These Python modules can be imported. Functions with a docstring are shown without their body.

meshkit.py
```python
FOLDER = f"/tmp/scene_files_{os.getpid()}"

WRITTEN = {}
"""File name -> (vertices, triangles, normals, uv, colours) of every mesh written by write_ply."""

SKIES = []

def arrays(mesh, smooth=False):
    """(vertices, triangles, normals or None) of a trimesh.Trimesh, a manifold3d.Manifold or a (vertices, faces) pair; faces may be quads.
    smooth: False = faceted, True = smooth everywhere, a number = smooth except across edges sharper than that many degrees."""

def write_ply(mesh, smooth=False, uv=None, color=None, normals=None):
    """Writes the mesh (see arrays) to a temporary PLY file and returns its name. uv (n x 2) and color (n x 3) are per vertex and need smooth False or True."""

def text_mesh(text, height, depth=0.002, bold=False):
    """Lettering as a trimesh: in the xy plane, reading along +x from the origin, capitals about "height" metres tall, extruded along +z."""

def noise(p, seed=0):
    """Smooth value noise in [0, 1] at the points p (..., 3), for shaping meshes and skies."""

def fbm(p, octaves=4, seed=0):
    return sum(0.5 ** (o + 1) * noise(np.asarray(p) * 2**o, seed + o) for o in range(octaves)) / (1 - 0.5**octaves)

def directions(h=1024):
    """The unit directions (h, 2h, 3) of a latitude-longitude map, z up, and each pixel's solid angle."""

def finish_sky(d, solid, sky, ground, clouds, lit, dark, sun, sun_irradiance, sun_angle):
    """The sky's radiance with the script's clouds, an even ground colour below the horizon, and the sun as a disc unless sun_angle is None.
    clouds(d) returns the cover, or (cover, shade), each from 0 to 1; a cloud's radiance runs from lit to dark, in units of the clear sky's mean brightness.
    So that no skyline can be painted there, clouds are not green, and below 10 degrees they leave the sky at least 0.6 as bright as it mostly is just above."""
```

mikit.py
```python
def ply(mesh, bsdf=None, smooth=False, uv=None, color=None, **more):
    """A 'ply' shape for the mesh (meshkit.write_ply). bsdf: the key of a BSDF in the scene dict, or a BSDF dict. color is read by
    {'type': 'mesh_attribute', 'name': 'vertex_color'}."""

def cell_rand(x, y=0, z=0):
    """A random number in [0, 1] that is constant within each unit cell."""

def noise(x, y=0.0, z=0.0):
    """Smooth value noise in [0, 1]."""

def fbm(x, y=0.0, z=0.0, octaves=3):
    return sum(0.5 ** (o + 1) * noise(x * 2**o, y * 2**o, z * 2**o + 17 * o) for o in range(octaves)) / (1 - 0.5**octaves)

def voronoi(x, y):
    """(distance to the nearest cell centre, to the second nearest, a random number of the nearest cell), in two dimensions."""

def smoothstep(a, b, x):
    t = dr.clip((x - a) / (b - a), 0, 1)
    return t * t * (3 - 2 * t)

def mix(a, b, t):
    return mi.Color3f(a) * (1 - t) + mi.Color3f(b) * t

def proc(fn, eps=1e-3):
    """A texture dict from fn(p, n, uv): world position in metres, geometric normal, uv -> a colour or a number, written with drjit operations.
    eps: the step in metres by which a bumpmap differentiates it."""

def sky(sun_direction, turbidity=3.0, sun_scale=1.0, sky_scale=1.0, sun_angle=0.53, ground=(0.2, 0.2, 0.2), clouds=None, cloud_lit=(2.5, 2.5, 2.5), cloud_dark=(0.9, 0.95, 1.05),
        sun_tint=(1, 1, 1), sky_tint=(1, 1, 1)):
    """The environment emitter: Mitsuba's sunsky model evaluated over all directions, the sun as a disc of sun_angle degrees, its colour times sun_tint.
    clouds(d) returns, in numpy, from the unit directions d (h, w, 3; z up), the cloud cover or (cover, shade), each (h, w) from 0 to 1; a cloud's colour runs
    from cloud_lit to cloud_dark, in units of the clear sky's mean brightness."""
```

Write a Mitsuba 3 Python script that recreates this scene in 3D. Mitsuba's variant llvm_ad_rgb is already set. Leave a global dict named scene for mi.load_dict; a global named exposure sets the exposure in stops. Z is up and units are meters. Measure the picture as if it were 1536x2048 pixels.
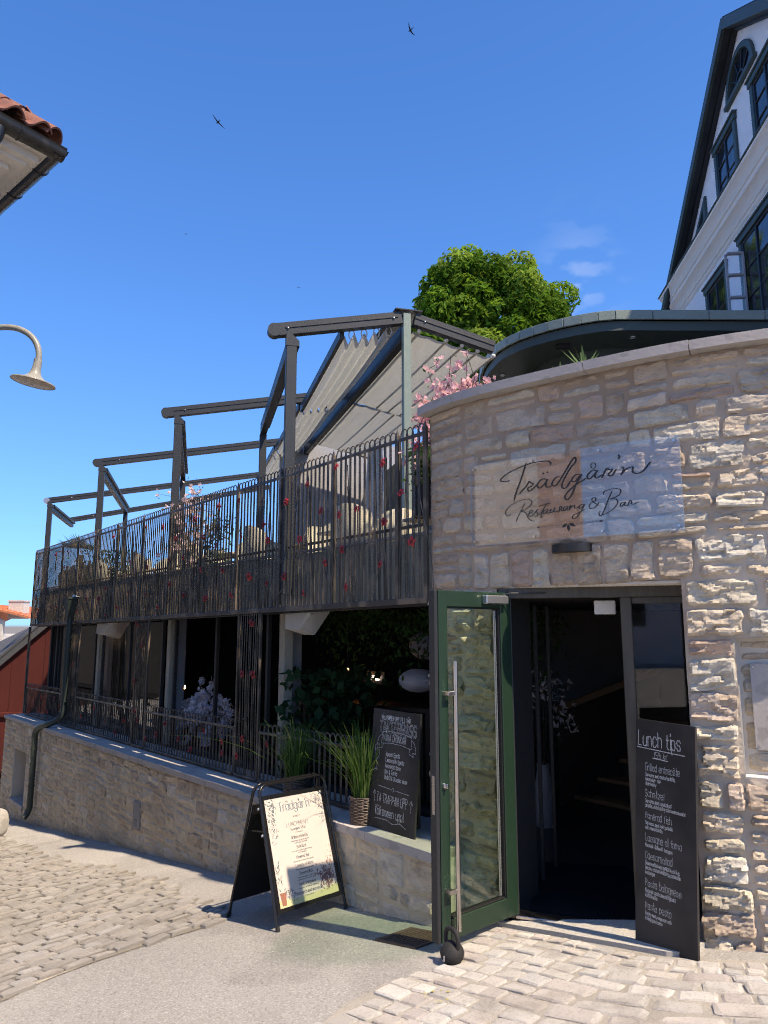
import math, random
import numpy as np, trimesh, mitsuba as mi, drjit as dr
import mikit, meshkit
from mikit import proc, noise, fbm, voronoi, smoothstep, mix, cell_rand
from shapely.geometry import Polygon, Point
from scipy.interpolate import PchipInterpolator, CubicSpline

T = mi.ScalarTransform4f
scene, labels = {}, {}
# ---------------------------------------------------------------- camera, sky, exposure
PITCH = math.atan((1252 - 1024) / 1430.0)
scene['camera'] = {'type': 'perspective', 'fov': 2 * math.degrees(math.atan(768 / 1430.0)), 'fov_axis': 'x', 'near_clip': 0.05, 'far_clip': 900.0,
                   'to_world': T().look_at(origin=[0, 0, 2.0], target=[0, math.cos(PITCH), 2.0 + math.sin(PITCH)], up=[0, 0, 1])}
SUN = np.array([.416, -.395, .819])
def wisps(d):
    p = d * np.array([26.0, 26.0, 60.0])
    f = meshkit.fbm(p, 4, 5)
    low = np.exp(-((d[..., 2] - .44) / .05) ** 2)
    here = np.exp(-((d[..., 0] / np.maximum(d[..., 1], .05) - .29) / .05) ** 2) * (d[..., 1] > 0)
    return np.clip((f - .48) * 1.2, 0, .13) * low * here
scene['sky'] = mikit.sky(SUN.tolist(), turbidity=2.6, clouds=wisps, sun_angle=.7, sky_tint=(.68, 1.0, 1.38), sun_tint=(1.0, .98, .945))
scene['sky']['sampling_weight'] = 60.0
exposure = 2.25

# ---------------------------------------------------------------- helpers
V = lambda *a: np.array(a, float)
def unit(v):
    v = np.asarray(v, float)
    return v / np.linalg.norm(v)
count = {}
def key(base, parent=None):
    full = (parent + '__' if parent else '') + base
    n = count.get(full, 0)
    count[full] = n + 1
    return full if n == 0 else f'{full}_{n:03d}'
def tag(k, label=None, cat=None, group=None, kind=None):
    e = labels.setdefault(k, {})
    for a, b in (('label', label), ('category', cat), ('group', group), ('kind', kind)):
        if b: e[a] = b
    return k
def thing(base, label, cat, group=None):
    return tag(key(base), label, cat, group)
def put(base, mesh, bsdf, parent=None, smooth=False, color=None, uv=None, emit=None, **t):
    k = key(base, parent)
    d = mikit.ply(mesh, bsdf, smooth=smooth, color=color, uv=uv)
    if emit: d['emitter'] = {'type': 'area', 'radiance': {'type': 'rgb', 'value': list(emit)}}
    scene[k] = d
    if t: tag(k, **t)
    return k
def again(k, base, parent, tw):
    kk = key(base, parent)
    scene[kk] = {**scene[k], 'to_world': tw}
    return kk
cat_ = trimesh.util.concatenate
def mesh(v, f):
    f = np.asarray(f)
    if f.ndim == 2 and f.shape[1] == 4: f = np.vstack([f[:, [0, 1, 2]], f[:, [0, 2, 3]]])
    return trimesh.Trimesh(np.asarray(v, float), f, process=False)
BF = [[0, 2, 3, 1], [4, 5, 7, 6], [0, 1, 5, 4], [2, 6, 7, 3], [0, 4, 6, 2], [1, 3, 7, 5]]
def pbox(o, a, b, c):
    """parallelepiped from corner o along the vectors a, b, c"""
    o, a, b, c = (np.asarray(x, float) for x in (o, a, b, c))
    v = [o + i * a + j * b + k * c for i in (0, 1) for j in (0, 1) for k in (0, 1)]
    m = mesh(v, BF)
    if np.dot(np.cross(a, b), c) < 0: m.invert()
    return m
def cbox(o, a, b, c, e=.004):
    """pbox with chamfered edges"""
    o, a, b, c = (np.asarray(x, float) for x in (o, a, b, c))
    L = [np.linalg.norm(x) for x in (a, b, c)]
    U = [x / l for x, l in zip((a, b, c), L)]
    e = min(e, .4 * min(L))
    pts = []
    for i in (0, 1):
        for j in (0, 1):
            for k in (0, 1):
                p = o + i * a + j * b + k * c
                s = [(1, -1)[q] * e for q in (i, j, k)]
                for z in range(3):
                    pts.append(p + sum(U[q] * s[q] for q in range(3) if q != z))
    return trimesh.convex.convex_hull(np.array(pts))
def beam(p, q, w, h, up=(0, 0, 1), e=.004):
    p, q = np.asarray(p, float), np.asarray(q, float)
    d = unit(q - p); s = unit(np.cross(d, up)); u = np.cross(s, d)
    return cbox(p - s * w / 2 - u * h / 2, q - p, s * w, u * h, e)
def tube(P, r, n=8, caps=True):
    P = np.asarray(P, float)
    r = np.broadcast_to(np.asarray(r, float), (len(P),))
    t = np.gradient(P, axis=0); t /= np.linalg.norm(t, axis=1, keepdims=True) + 1e-12
    a = np.cross(t[0], (0, 0, 1) if abs(t[0][2]) < .9 else (1, 0, 0)); a /= np.linalg.norm(a)
    A = []
    for k in range(len(P)):
        a = a - t[k] * np.dot(a, t[k]); a /= np.linalg.norm(a) + 1e-12
        A.append(a)
    A = np.array(A); B = np.cross(t, A)
    g = np.arange(n) * 2 * np.pi / n
    v = (P[:, None] + r[:, None, None] * (np.cos(g)[None, :, None] * A[:, None] + np.sin(g)[None, :, None] * B[:, None])).reshape(-1, 3)
    i, j = np.meshgrid(np.arange(len(P) - 1), np.arange(n), indexing='ij')
    f = np.stack([i * n + j, i * n + (j + 1) % n, (i + 1) * n + (j + 1) % n, (i + 1) * n + j], -1).reshape(-1, 4)
    f = np.vstack([f[:, [0, 1, 2]], f[:, [0, 2, 3]]])
    if caps:
        m = len(v)
        v = np.vstack([v, P[0], P[-1]])
        k = np.arange(n)
        f = np.vstack([f, np.stack([np.full(n, m), (k + 1) % n, k], 1), np.stack([np.full(n, m + 1), (len(P) - 1) * n + k, (len(P) - 1) * n + (k + 1) % n], 1)])
    return mesh(v, f)
def lathe(profile, n=24, o=(0, 0, 0)):
    pr = np.asarray(profile, float)
    g = np.arange(n) * 2 * np.pi / n
    v = np.stack([pr[:, None, 0] * np.cos(g), pr[:, None, 0] * np.sin(g), np.broadcast_to(pr[:, 1:2], (len(pr), n))], -1).reshape(-1, 3) + np.asarray(o, float)
    i, j = np.meshgrid(np.arange(len(pr) - 1), np.arange(n), indexing='ij')
    f = np.stack([i * n + j, i * n + (j + 1) % n, (i + 1) * n + (j + 1) % n, (i + 1) * n + j], -1).reshape(-1, 4)
    return mesh(v, f)
def prism(poly, z0, z1):
    """vertical prism over a plan polygon; z0, z1 numbers"""
    m = trimesh.creation.extrude_polygon(Polygon(poly), z1 - z0, engine='earcut')
    m.apply_translation((0, 0, z0))
    return m
def plate(o, ex, ey, poly, t):
    """polygon in the plane (o, ex, ey), extruded by t along ex x ey"""
    m = trimesh.creation.extrude_polygon(Polygon(poly), t, engine='earcut')
    M = np.eye(4); M[:3, 0], M[:3, 1], M[:3, 2], M[:3, 3] = ex, ey, np.cross(ex, ey), o
    m.apply_transform(M)
    return m
def smooth_path(P, n=8):
    P = np.asarray(P, float)
    if len(P) < 3: return P
    d = np.r_[0, np.cumsum(np.linalg.norm(np.diff(P, axis=0), axis=1))]
    return CubicSpline(d, P)(np.linspace(0, d[-1], n * (len(P) - 1) + 1))
def sst(a, b, x):
    t = np.clip((x - a) / (b - a), 0, 1)
    return t * t * (3 - 2 * t)
mfbm, mnoise = meshkit.fbm, meshkit.noise

# ---------------------------------------------------------------- plan of the place (metres, z up; the door sill is z = 0)
F0, U2, N2 = V(.35, 5.9), V(-.622, .783), V(-.783, -.622)      # end of the railing at the stone wall, along the railing, out to the street
def fp(u, z, off=0.0):
    u = np.asarray(u, float); z = np.asarray(z, float); off = np.asarray(off, float)
    q = F0 + u[..., None] * U2 + off[..., None] * N2
    return np.concatenate([q, np.broadcast_to(z, q.shape[:-1])[..., None]], -1)
U3, N3, Z3 = V(*U2, 0), V(*N2, 0), V(0, 0, 1)
def lip(u): return .40 - .026 * np.asarray(u, float)              # top of the low wall falls with the street
def rail_low(u): return 2.21 - .0142 * np.asarray(u, float)
RAIL = 3.62
_hs, _ht = [0, .3, .6, 1.0, 1.5, 2.05, 2.6, 3.5, 4.6], [-64, -52, -43, -38.5, -36.5, -30, -22, -13, -7]
_th = PchipInterpolator(_hs, np.radians(_ht))
_S = np.linspace(-.6, 4.6, 5201)
_t = np.where(_S < 0, math.radians(-64), _th(np.maximum(_S, 0)))
_X = np.r_[0, np.cumsum((np.cos(_t[1:]) + np.cos(_t[:-1])) / 2 * .001)]
_Y = np.r_[0, np.cumsum((np.sin(_t[1:]) + np.sin(_t[:-1])) / 2 * .001)]
_X += .40 - np.interp(0, _S, _X); _Y += 5.90 - np.interp(0, _S, _Y)
def wn(s): t = np.interp(s, _S, _t); return np.stack([np.sin(t), -np.cos(t)], -1)
def wp(s, z, off=0.0):
    """the curved stone wall: arc length s from its left end, height z, off outwards"""
    s = np.asarray(s, float); z = np.asarray(z, float)
    q = np.stack([np.interp(s, _S, _X), np.interp(s, _S, _Y)], -1) + np.asarray(off, float)[..., None] * wn(s)
    return np.concatenate([q, np.broadcast_to(z, q.shape[:-1])[..., None]], -1)
WTOP = 3.765
def ground_z(x, y):
    s = (np.asarray(x, float) - .31) * .62 - (np.asarray(y, float) - 5.45) * .78
    s = np.clip(s, -16, 7.5)
    p = np.stack([np.asarray(x, float), np.asarray(y, float), np.zeros_like(s)], -1)
    return -.1 + .142 * s + (mfbm(p * .9, 3, 3) - .5) * .035
# ---------------------------------------------------------------- materials
def rgb(*c): return {'type': 'rgb', 'value': list(c)}
def two(b): return {'type': 'twosided', 'bsdf': b}
def mat(name, color, rough=.5, metal=0.0, spec=.5, **kw):
    c = proc(color) if callable(color) else ({'type': 'mesh_attribute', 'name': 'vertex_color'} if color == 'vertex' else rgb(*color))
    b = {'type': 'principled', 'base_color': c, 'roughness': rough, 'metallic': metal, 'specular': spec}
    bump = kw.pop('bump', None); eps = kw.pop('eps', .002); sc = kw.pop('scale', 1.0)
    b.update(kw)
    if bump: b = {'type': 'bumpmap', 'arbitrary': proc(bump, eps), 'scale': sc, 'bsdf': b}
    scene[name] = two(b)
    return name
def P3(p, k): return p.x * k, p.y * k, p.z * k
def speckled(name, dark, weight, bump, eps):
    """vertex colour with dirt, lichen and mineral specks"""
    one = {'type': 'principled', 'base_color': {'type': 'mesh_attribute', 'name': 'vertex_color'}, 'roughness': .98, 'specular': .07}
    other = {'type': 'principled', 'base_color': rgb(*dark), 'roughness': .98, 'specular': .07}
    scene[name] = two({'type': 'bumpmap', 'arbitrary': proc(bump, eps), 'scale': 1.0, 'bsdf': {'type': 'blendbsdf', 'weight': proc(weight), 'bsdf_0': one, 'bsdf_1': other}})
speckled('m_stone', (.16, .125, .095), lambda p, n, uv: .20 * smoothstep(.50, .85, noise(p.x * 75, p.y * 75, p.z * 95)) + .36 * smoothstep(.58, .74, fbm(*P3(p, 7), octaves=4)),
         lambda p, n, uv: .006 * fbm(*P3(p, 60), octaves=4) + .004 * noise(p.x * 18, p.y * 18, p.z * 70), .003)
speckled('m_sett', (.15, .13, .11), lambda p, n, uv: .24 * smoothstep(.50, .85, noise(*P3(p, 120))) + .34 * smoothstep(.55, .75, fbm(*P3(p, 6), octaves=4)),
         lambda p, n, uv: .004 * fbm(*P3(p, 80), octaves=3), .003)
def f_asphalt(p, n, uv):
    g = .6 * noise(*P3(p, 105)) + .4 * noise(*P3(p, 190)); h = cell_rand(p.x * 95, p.y * 95, 3)
    big = fbm(p.x * .55, p.y * .55, 2, octaves=4)
    st = smoothstep(.55, .75, fbm(p.x * 1.7 + 9, p.y * 1.7, 4, octaves=3))
    v = .265 + .10 * (big - .5) + .17 * (g - .5) + .07 * smoothstep(.86, .95, h) - .05 * smoothstep(.9, .97, 1 - h)
    # green light falling through the glass door, painted in around the drain
    d = dr.sqrt(dr.square((p.x + .05) / .75) + dr.square((p.y - 5.35) / .62))
    pt = (1 - smoothstep(.75, 1.15, d + .35 * (big - .5)))
    c = mix((v * 1.02, v * .985, v * .93), (v * .74, v * .80, v * .70), pt)
    cr = 1 - smoothstep(.0, .010, dr.abs(fbm(p.x * .9 + 3, p.y * .9 + 8, 6, octaves=4) - .5))
    cr *= smoothstep(.52, .60, noise(p.x * .7, p.y * .7 + 4, 2))
    return mix(mix(c, c * .86, st), c * .45, .7 * cr)
mat('m_asphalt', f_asphalt, .9, spec=.25, bump=lambda p, n, uv: .0035 * noise(*P3(p, 150)) + .002 * noise(*P3(p, 60)), eps=.003)
def f_sand(p, n, uv):
    v = .31 + .12 * (fbm(p.x * 4, p.y * 4, 1, octaves=3) - .5) + .10 * (noise(*P3(p, 140)) - .5)
    return mi.Color3f(v * 1.02, v * .95, v * .83)
mat('m_sand', f_sand, .95, spec=.1, bump=lambda p, n, uv: .004 * noise(*P3(p, 120)), eps=.003)
def f_bed(p, n, uv):
    v = .20 + .12 * (fbm(p.x * 4, p.y * 4, 1, octaves=3) - .5) + .12 * smoothstep(.55, .7, fbm(p.x * 1.3, p.y * 1.3, 2, octaves=3)) + .08 * (noise(*P3(p, 140)) - .5)
    return mi.Color3f(v * 1.04, v * .95, v * .80)
mat('m_bed', f_bed, .95, spec=.1)
def f_cap(p, n, uv):
    v = .36 + .10 * (fbm(*P3(p, 3), octaves=4) - .5) + .05 * (noise(*P3(p, 160)) - .5)
    sp = smoothstep(.6, .72, fbm(*P3(p, 11), octaves=3))
    return mix((v * 1.04, v * .97, v * .92), (v * .70, v * .66, v * .60), sp * .6)
mat('m_cap', f_cap, .85, spec=.3, bump=lambda p, n, uv: .0025 * fbm(*P3(p, 70), octaves=3), eps=.003)
def f_granite(p, n, uv):
    h = noise(*P3(p, 190)); k = noise(p.x * 210 + 7, p.y * 210, p.z * 210)
    v = .40 + .16 * (h - .5) - .14 * smoothstep(.7, .85, k) + .05 * (fbm(*P3(p, 2), octaves=3) - .5)
    return mi.Color3f(v * 1.0, v * .965, v * .90)
mat('m_granite', f_granite, .8, spec=.3, bump=lambda p, n, uv: .0025 * noise(*P3(p, 130)), eps=.003)
mat('m_mortar', 'vertex', 1.0, spec=.06, bump=lambda p, n, uv: .005 * fbm(*P3(p, 75), octaves=3), eps=.003)
# painted metals and wood
def f_iron(p, n, uv):
    v = fbm(p.x * 9, p.y * 9, p.z * 5, octaves=3)
    return mix((.058, .050, .039), (.175, .135, .095), smoothstep(.45, .75, v))
mat('m_iron', f_iron, .42, spec=.6)
mat('m_red', (.42, .022, .028), .45)
mat('m_red_dark', (.26, .014, .020), .5)
mat('m_edge', (.30, .34, .37), .25, spec=.6)
mat('m_redheart', (.14, .010, .012), .5)
mat('m_anthracite', (.030, .033, .037), .45, spec=.45)
mat('m_anthracite_dark', (.022, .024, .027), .5)
mat('m_sage', (.20, .255, .225), .5, spec=.4)
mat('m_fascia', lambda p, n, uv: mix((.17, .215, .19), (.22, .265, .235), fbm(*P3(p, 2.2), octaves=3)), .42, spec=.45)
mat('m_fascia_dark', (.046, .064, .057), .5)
def f_terr(p, n, uv):
    v = fbm(p.x * 2.0, p.y * 2.0, p.z * .8, octaves=4)
    return mix((.20, .21, .18), (.29, .285, .24), smoothstep(.3, .7, v))
mat('m_terrace_panel', f_terr, .6)
mat('m_door', lambda p, n, uv: mix((.012, .030, .018), (.017, .039, .023), fbm(p.x * 5, p.y * 5, p.z * 2, octaves=3)), .38, spec=.55)
mat('m_bronze', lambda p, n, uv: mix((.055, .050, .042), (.11, .10, .082), fbm(p.x * 30, p.y * 30, p.z * 2.5, octaves=3)), .4, metal=.35)
mat('m_steel', lambda p, n, uv: mix((.50, .46, .43), (.66, .62, .59), noise(p.x * 160, p.y * 160, p.z * 12)), .27, metal=1.0)
mat('m_chrome', (.72, .72, .73), .12, metal=1.0)
mat('m_alu', (.62, .63, .65), .35, metal=.9)
mat('m_white_paint', (.72, .72, .70), .5)
mat('m_grey_post', (.34, .35, .37), .55)
mat('m_beige_post', (.40, .37, .29), .6)
mat('m_black', (.012, .012, .013), .45)
mat('m_black_gloss', (.010, .010, .011), .22, spec=.6)
mat('m_rubber', (.016, .016, .017), .75)
mat('m_mat', lambda p, n, uv: mix((.006, .007, .010), (.014, .015, .02), noise(p.x * 120, p.y * 120, 0)), .95, spec=.1)
def f_slate(p, n, uv):
    v = fbm(p.x * 3.5, p.y * 3.5, p.z * 2.2, octaves=4)
    return mix((.021, .020, .020), (.047, .043, .042), smoothstep(.35, .72, v))
mat('m_slate', f_slate, .7, spec=.35)
mat('m_chalk', (.46, .46, .46), .9, spec=.1)
mat('m_paper', lambda p, n, uv: mix((.555, .49, .435), (.595, .53, .475), fbm(p.x * 3, p.y * 3, p.z * 3, octaves=2)), .6)
mat('m_ink', (.10, .105, .115), .7)
mat('m_ink_blue', (.10, .145, .18), .7)
mat('m_leaf_print', (.10, .13, .14), .7)
mat('m_rust_print', (.30, .12, .07), .7)
mat('m_plum_print', (.15, .075, .085), .7)
mat('m_meadow_print', (.52, .50, .27), .7)
mat('m_logo', (.008, .008, .009), .35)
mat('m_fabric_thin', (.50, .48, .43), .85, spec=.1)
mat('m_wall_white', lambda p, n, uv: mix((.74, .735, .72), (.80, .795, .78), fbm(p.x * 2.6, p.y * 2.6, p.z * .5, octaves=4)), .85, spec=.2)
mat('m_cream_trim', (.78, .72, .62), .8, spec=.2)
mat('m_green_trim', (.045, .072, .070), .55)
mat('m_dark_frame', (.012, .018, .028), .45)
mat('m_pane_dark', (.014, .017, .022), .06, spec=.9)
mat('m_roof_black', lambda p, n, uv: mix((.010, .012, .014), (.026, .027, .030), fbm(*P3(p, 3), octaves=3)), .6)
mat('m_tile', lambda p, n, uv: mix((.26, .10, .065), (.13, .065, .05), fbm(*P3(p, 7), octaves=4)), .8)
mat('m_tile_orange', lambda p, n, uv: mix((.55, .19, .09), (.40, .14, .07), fbm(*P3(p, 5), octaves=3)), .8)
mat('m_falu', lambda p, n, uv: mix((.075, .020, .017), (.105, .028, .024), fbm(p.x * 6, p.y * 6, p.z * .8, octaves=3)), .85, spec=.15)
mat('m_shed_roof', (.085, .088, .092), .6)
mat('m_plaster', lambda p, n, uv: mix((.50, .47, .42), (.60, .57, .52), fbm(*P3(p, 3), octaves=4)), .9, spec=.15)
mat('m_plaster_orange', lambda p, n, uv: mix((.55, .31, .20), (.62, .36, .24), fbm(*P3(p, 2), octaves=4)), .9, spec=.15)
mat('m_gutter', lambda p, n, uv: mix((.012, .012, .013), (.05, .045, .04), smoothstep(.5, .8, fbm(*P3(p, 12), octaves=3))), .35, spec=.55)
mat('m_pipe', (.040, .052, .043), .4, spec=.5)
mat('m_lamp', lambda p, n, uv: mix((.26, .25, .22), (.33, .32, .28), fbm(*P3(p, 6), octaves=3)), .4, spec=.5)
mat('m_lamp_glass', lambda p, n, uv: mix((.44, .37, .27), (.20, .16, .11), smoothstep(.5, .78, fbm(*P3(p, 26), octaves=3))), .35)
mat('m_bird', (.018, .015, .013), .8)
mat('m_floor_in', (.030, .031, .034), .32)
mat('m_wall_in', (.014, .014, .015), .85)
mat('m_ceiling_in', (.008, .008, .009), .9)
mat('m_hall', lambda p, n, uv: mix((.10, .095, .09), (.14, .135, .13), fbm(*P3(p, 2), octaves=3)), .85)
mat('m_wood_dark', lambda p, n, uv: mix((.035, .020, .012), (.075, .042, .024), fbm(p.x * 4, p.y * 4, p.z * 30, octaves=3)), .5)
mat('m_timber', lambda p, n, uv: mix((.014, .012, .010), (.026, .021, .018), noise(p.x * 2, p.y * 2, p.z * 9)), .8)
mat('m_wood_step', (.17, .105, .055), .5)
mat('m_deck', (.055, .052, .05), .7)
mat('m_concrete', lambda p, n, uv: mix((.22, .215, .21), (.30, .295, .29), fbm(*P3(p, 3), octaves=4)), .85, spec=.25)
mat('m_chair_cream', (.58, .55, .42), .5)
mat('m_table_top', (.42, .36, .29), .6)
mat('m_wicker', lambda p, n, uv: mix((.045, .030, .022), (.16, .115, .085), noise(p.x * 60, p.y * 60, p.z * 140)), .55)
mat('m_bark', lambda p, n, uv: mix((.05, .038, .028), (.10, .08, .06), fbm(p.x * 8, p.y * 8, p.z * 3, octaves=3)), .9)
mat('m_twig', (.055, .036, .028), .85)
mat('m_lantern', (.42, .40, .43), .8)
mat('m_grate', lambda p, n, uv: mix((.075, .05, .038), (.13, .10, .08), fbm(*P3(p, 16), octaves=3)), .7, metal=.3)
mat('m_yellow', (.42, .36, .12), .8)
mat('m_sticker_white', (.6, .62, .66), .6)
mat('m_terracotta', (.30, .13, .08), .8)
def leafmat(name, col, thin=.9):
    c = {'type': 'mesh_attribute', 'name': 'vertex_color'} if col == 'vertex' else rgb(*col)
    scene[name] = {'type': 'principledthin', 'base_color': c, 'roughness': .5, 'diff_trans': thin, 'spec_trans': 0.0, 'eta': 1.4}
scene['m_fabric'] = {'type': 'principledthin', 'base_color': rgb(.60, .625, .62), 'roughness': .8, 'diff_trans': .42, 'spec_trans': 0.0, 'eta': 1.3}
leafmat('m_leaf', 'vertex')
leafmat('m_grass', 'vertex', .7)
leafmat('m_blossom', (.84, .54, .55), .8)
leafmat('m_blossom_pale', (.86, .66, .64), .8)
leafmat('m_blossom_white', (.80, .77, .82), .6)
scene['m_glass'] = {'type': 'thindielectric', 'int_ior': 1.5}
scene['m_glass_green'] = {'type': 'thindielectric', 'int_ior': 1.52, 'specular_transmittance': rgb(.60, .72, .55)}
scene['m_acrylic'] = {'type': 'thindielectric', 'int_ior': 1.7, 'specular_transmittance': rgb(.97, .97, .98)}
scene['m_glow'] = {'type': 'diffuse', 'reflectance': rgb(.3, .2, .1)}
# ---------------------------------------------------------------- ground
def inside_building(x, y):
    """metres behind the street faces (positive inside)"""
    d1 = -((x - F0[0]) * N2[0] + (y - F0[1]) * N2[1])
    yw = np.interp(x, _X, _Y, left=1e3, right=_Y[-1])
    d2 = (y - yw) * .8
    return np.where(x > .40, d2, np.minimum(d1, 9))
def axis(lo, hi, step, far):
    out = [hi + step * (1.35 ** k - 1) / .35 for k in range(1, 40)]
    out = [v for v in out if v < far] + [far]
    low = [lo - step * (1.35 ** k - 1) / .35 for k in range(1, 40)]
    low = [v for v in low if v > -far][::-1]
    return np.array([-far] + low + list(np.arange(lo, hi + 1e-6, step)) + out)
gx, gy = axis(-9.5, 5.5, .11, 420.0), axis(-1.0, 17.5, .11, 420.0)
GX, GY = np.meshgrid(gx, gy, indexing='ij')
GZ = ground_z(GX, GY)
ins = inside_building(GX, GY)
near = (GX > -9) & (GX < 5) & (GY > 2) & (GY < 17)
GZ = np.where(near, GZ - .75 * sst(.17, .35, ins), np.where((GY > 3.6) & (GX > -9), np.minimum(GZ, GZ - .75 * (ins > .2)), GZ))
nx, ny = len(gx), len(gy)
ii, jj = np.meshgrid(np.arange(nx - 1), np.arange(ny - 1), indexing='ij')
gf = np.stack([ii * ny + jj, (ii + 1) * ny + jj, (ii + 1) * ny + jj + 1, ii * ny + jj + 1], -1).reshape(-1, 4)
put('ground', mesh(np.stack([GX, GY, GZ], -1).reshape(-1, 3), gf), 'm_asphalt', smooth=True, kind='structure')

def drape(poly, lift, step=.12):
    """triangulated sheet over a plan polygon, lying on the ground"""
    P = Polygon(poly)
    x0, y0, x1, y1 = P.bounds
    tri = []
    from shapely.geometry import box as sbox
    from shapely import prepare
    prepare(P)
    V_, F_ = [], []
    for a in np.arange(x0, x1, step):
        for b in np.arange(y0, y1, step):
            c = sbox(a, b, a + step, b + step)
            if not P.intersects(c): continue
            q = c if P.contains(c) else c.intersection(P)
            for g in getattr(q, 'geoms', [q]):
                if g.geom_type != 'Polygon' or g.area < 1e-6: continue
                co = np.array(g.exterior.coords)[:-1]
                if Polygon(co).exterior.is_ccw is False: co = co[::-1]
                n = len(V_); V_.extend(co.tolist())
                F_.extend([[n, n + k, n + k + 1] for k in range(1, len(co) - 1)])
    V_ = np.array(V_)
    return mesh(np.column_stack([V_, ground_z(V_[:, 0], V_[:, 1]) + lift]), F_)

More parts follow.
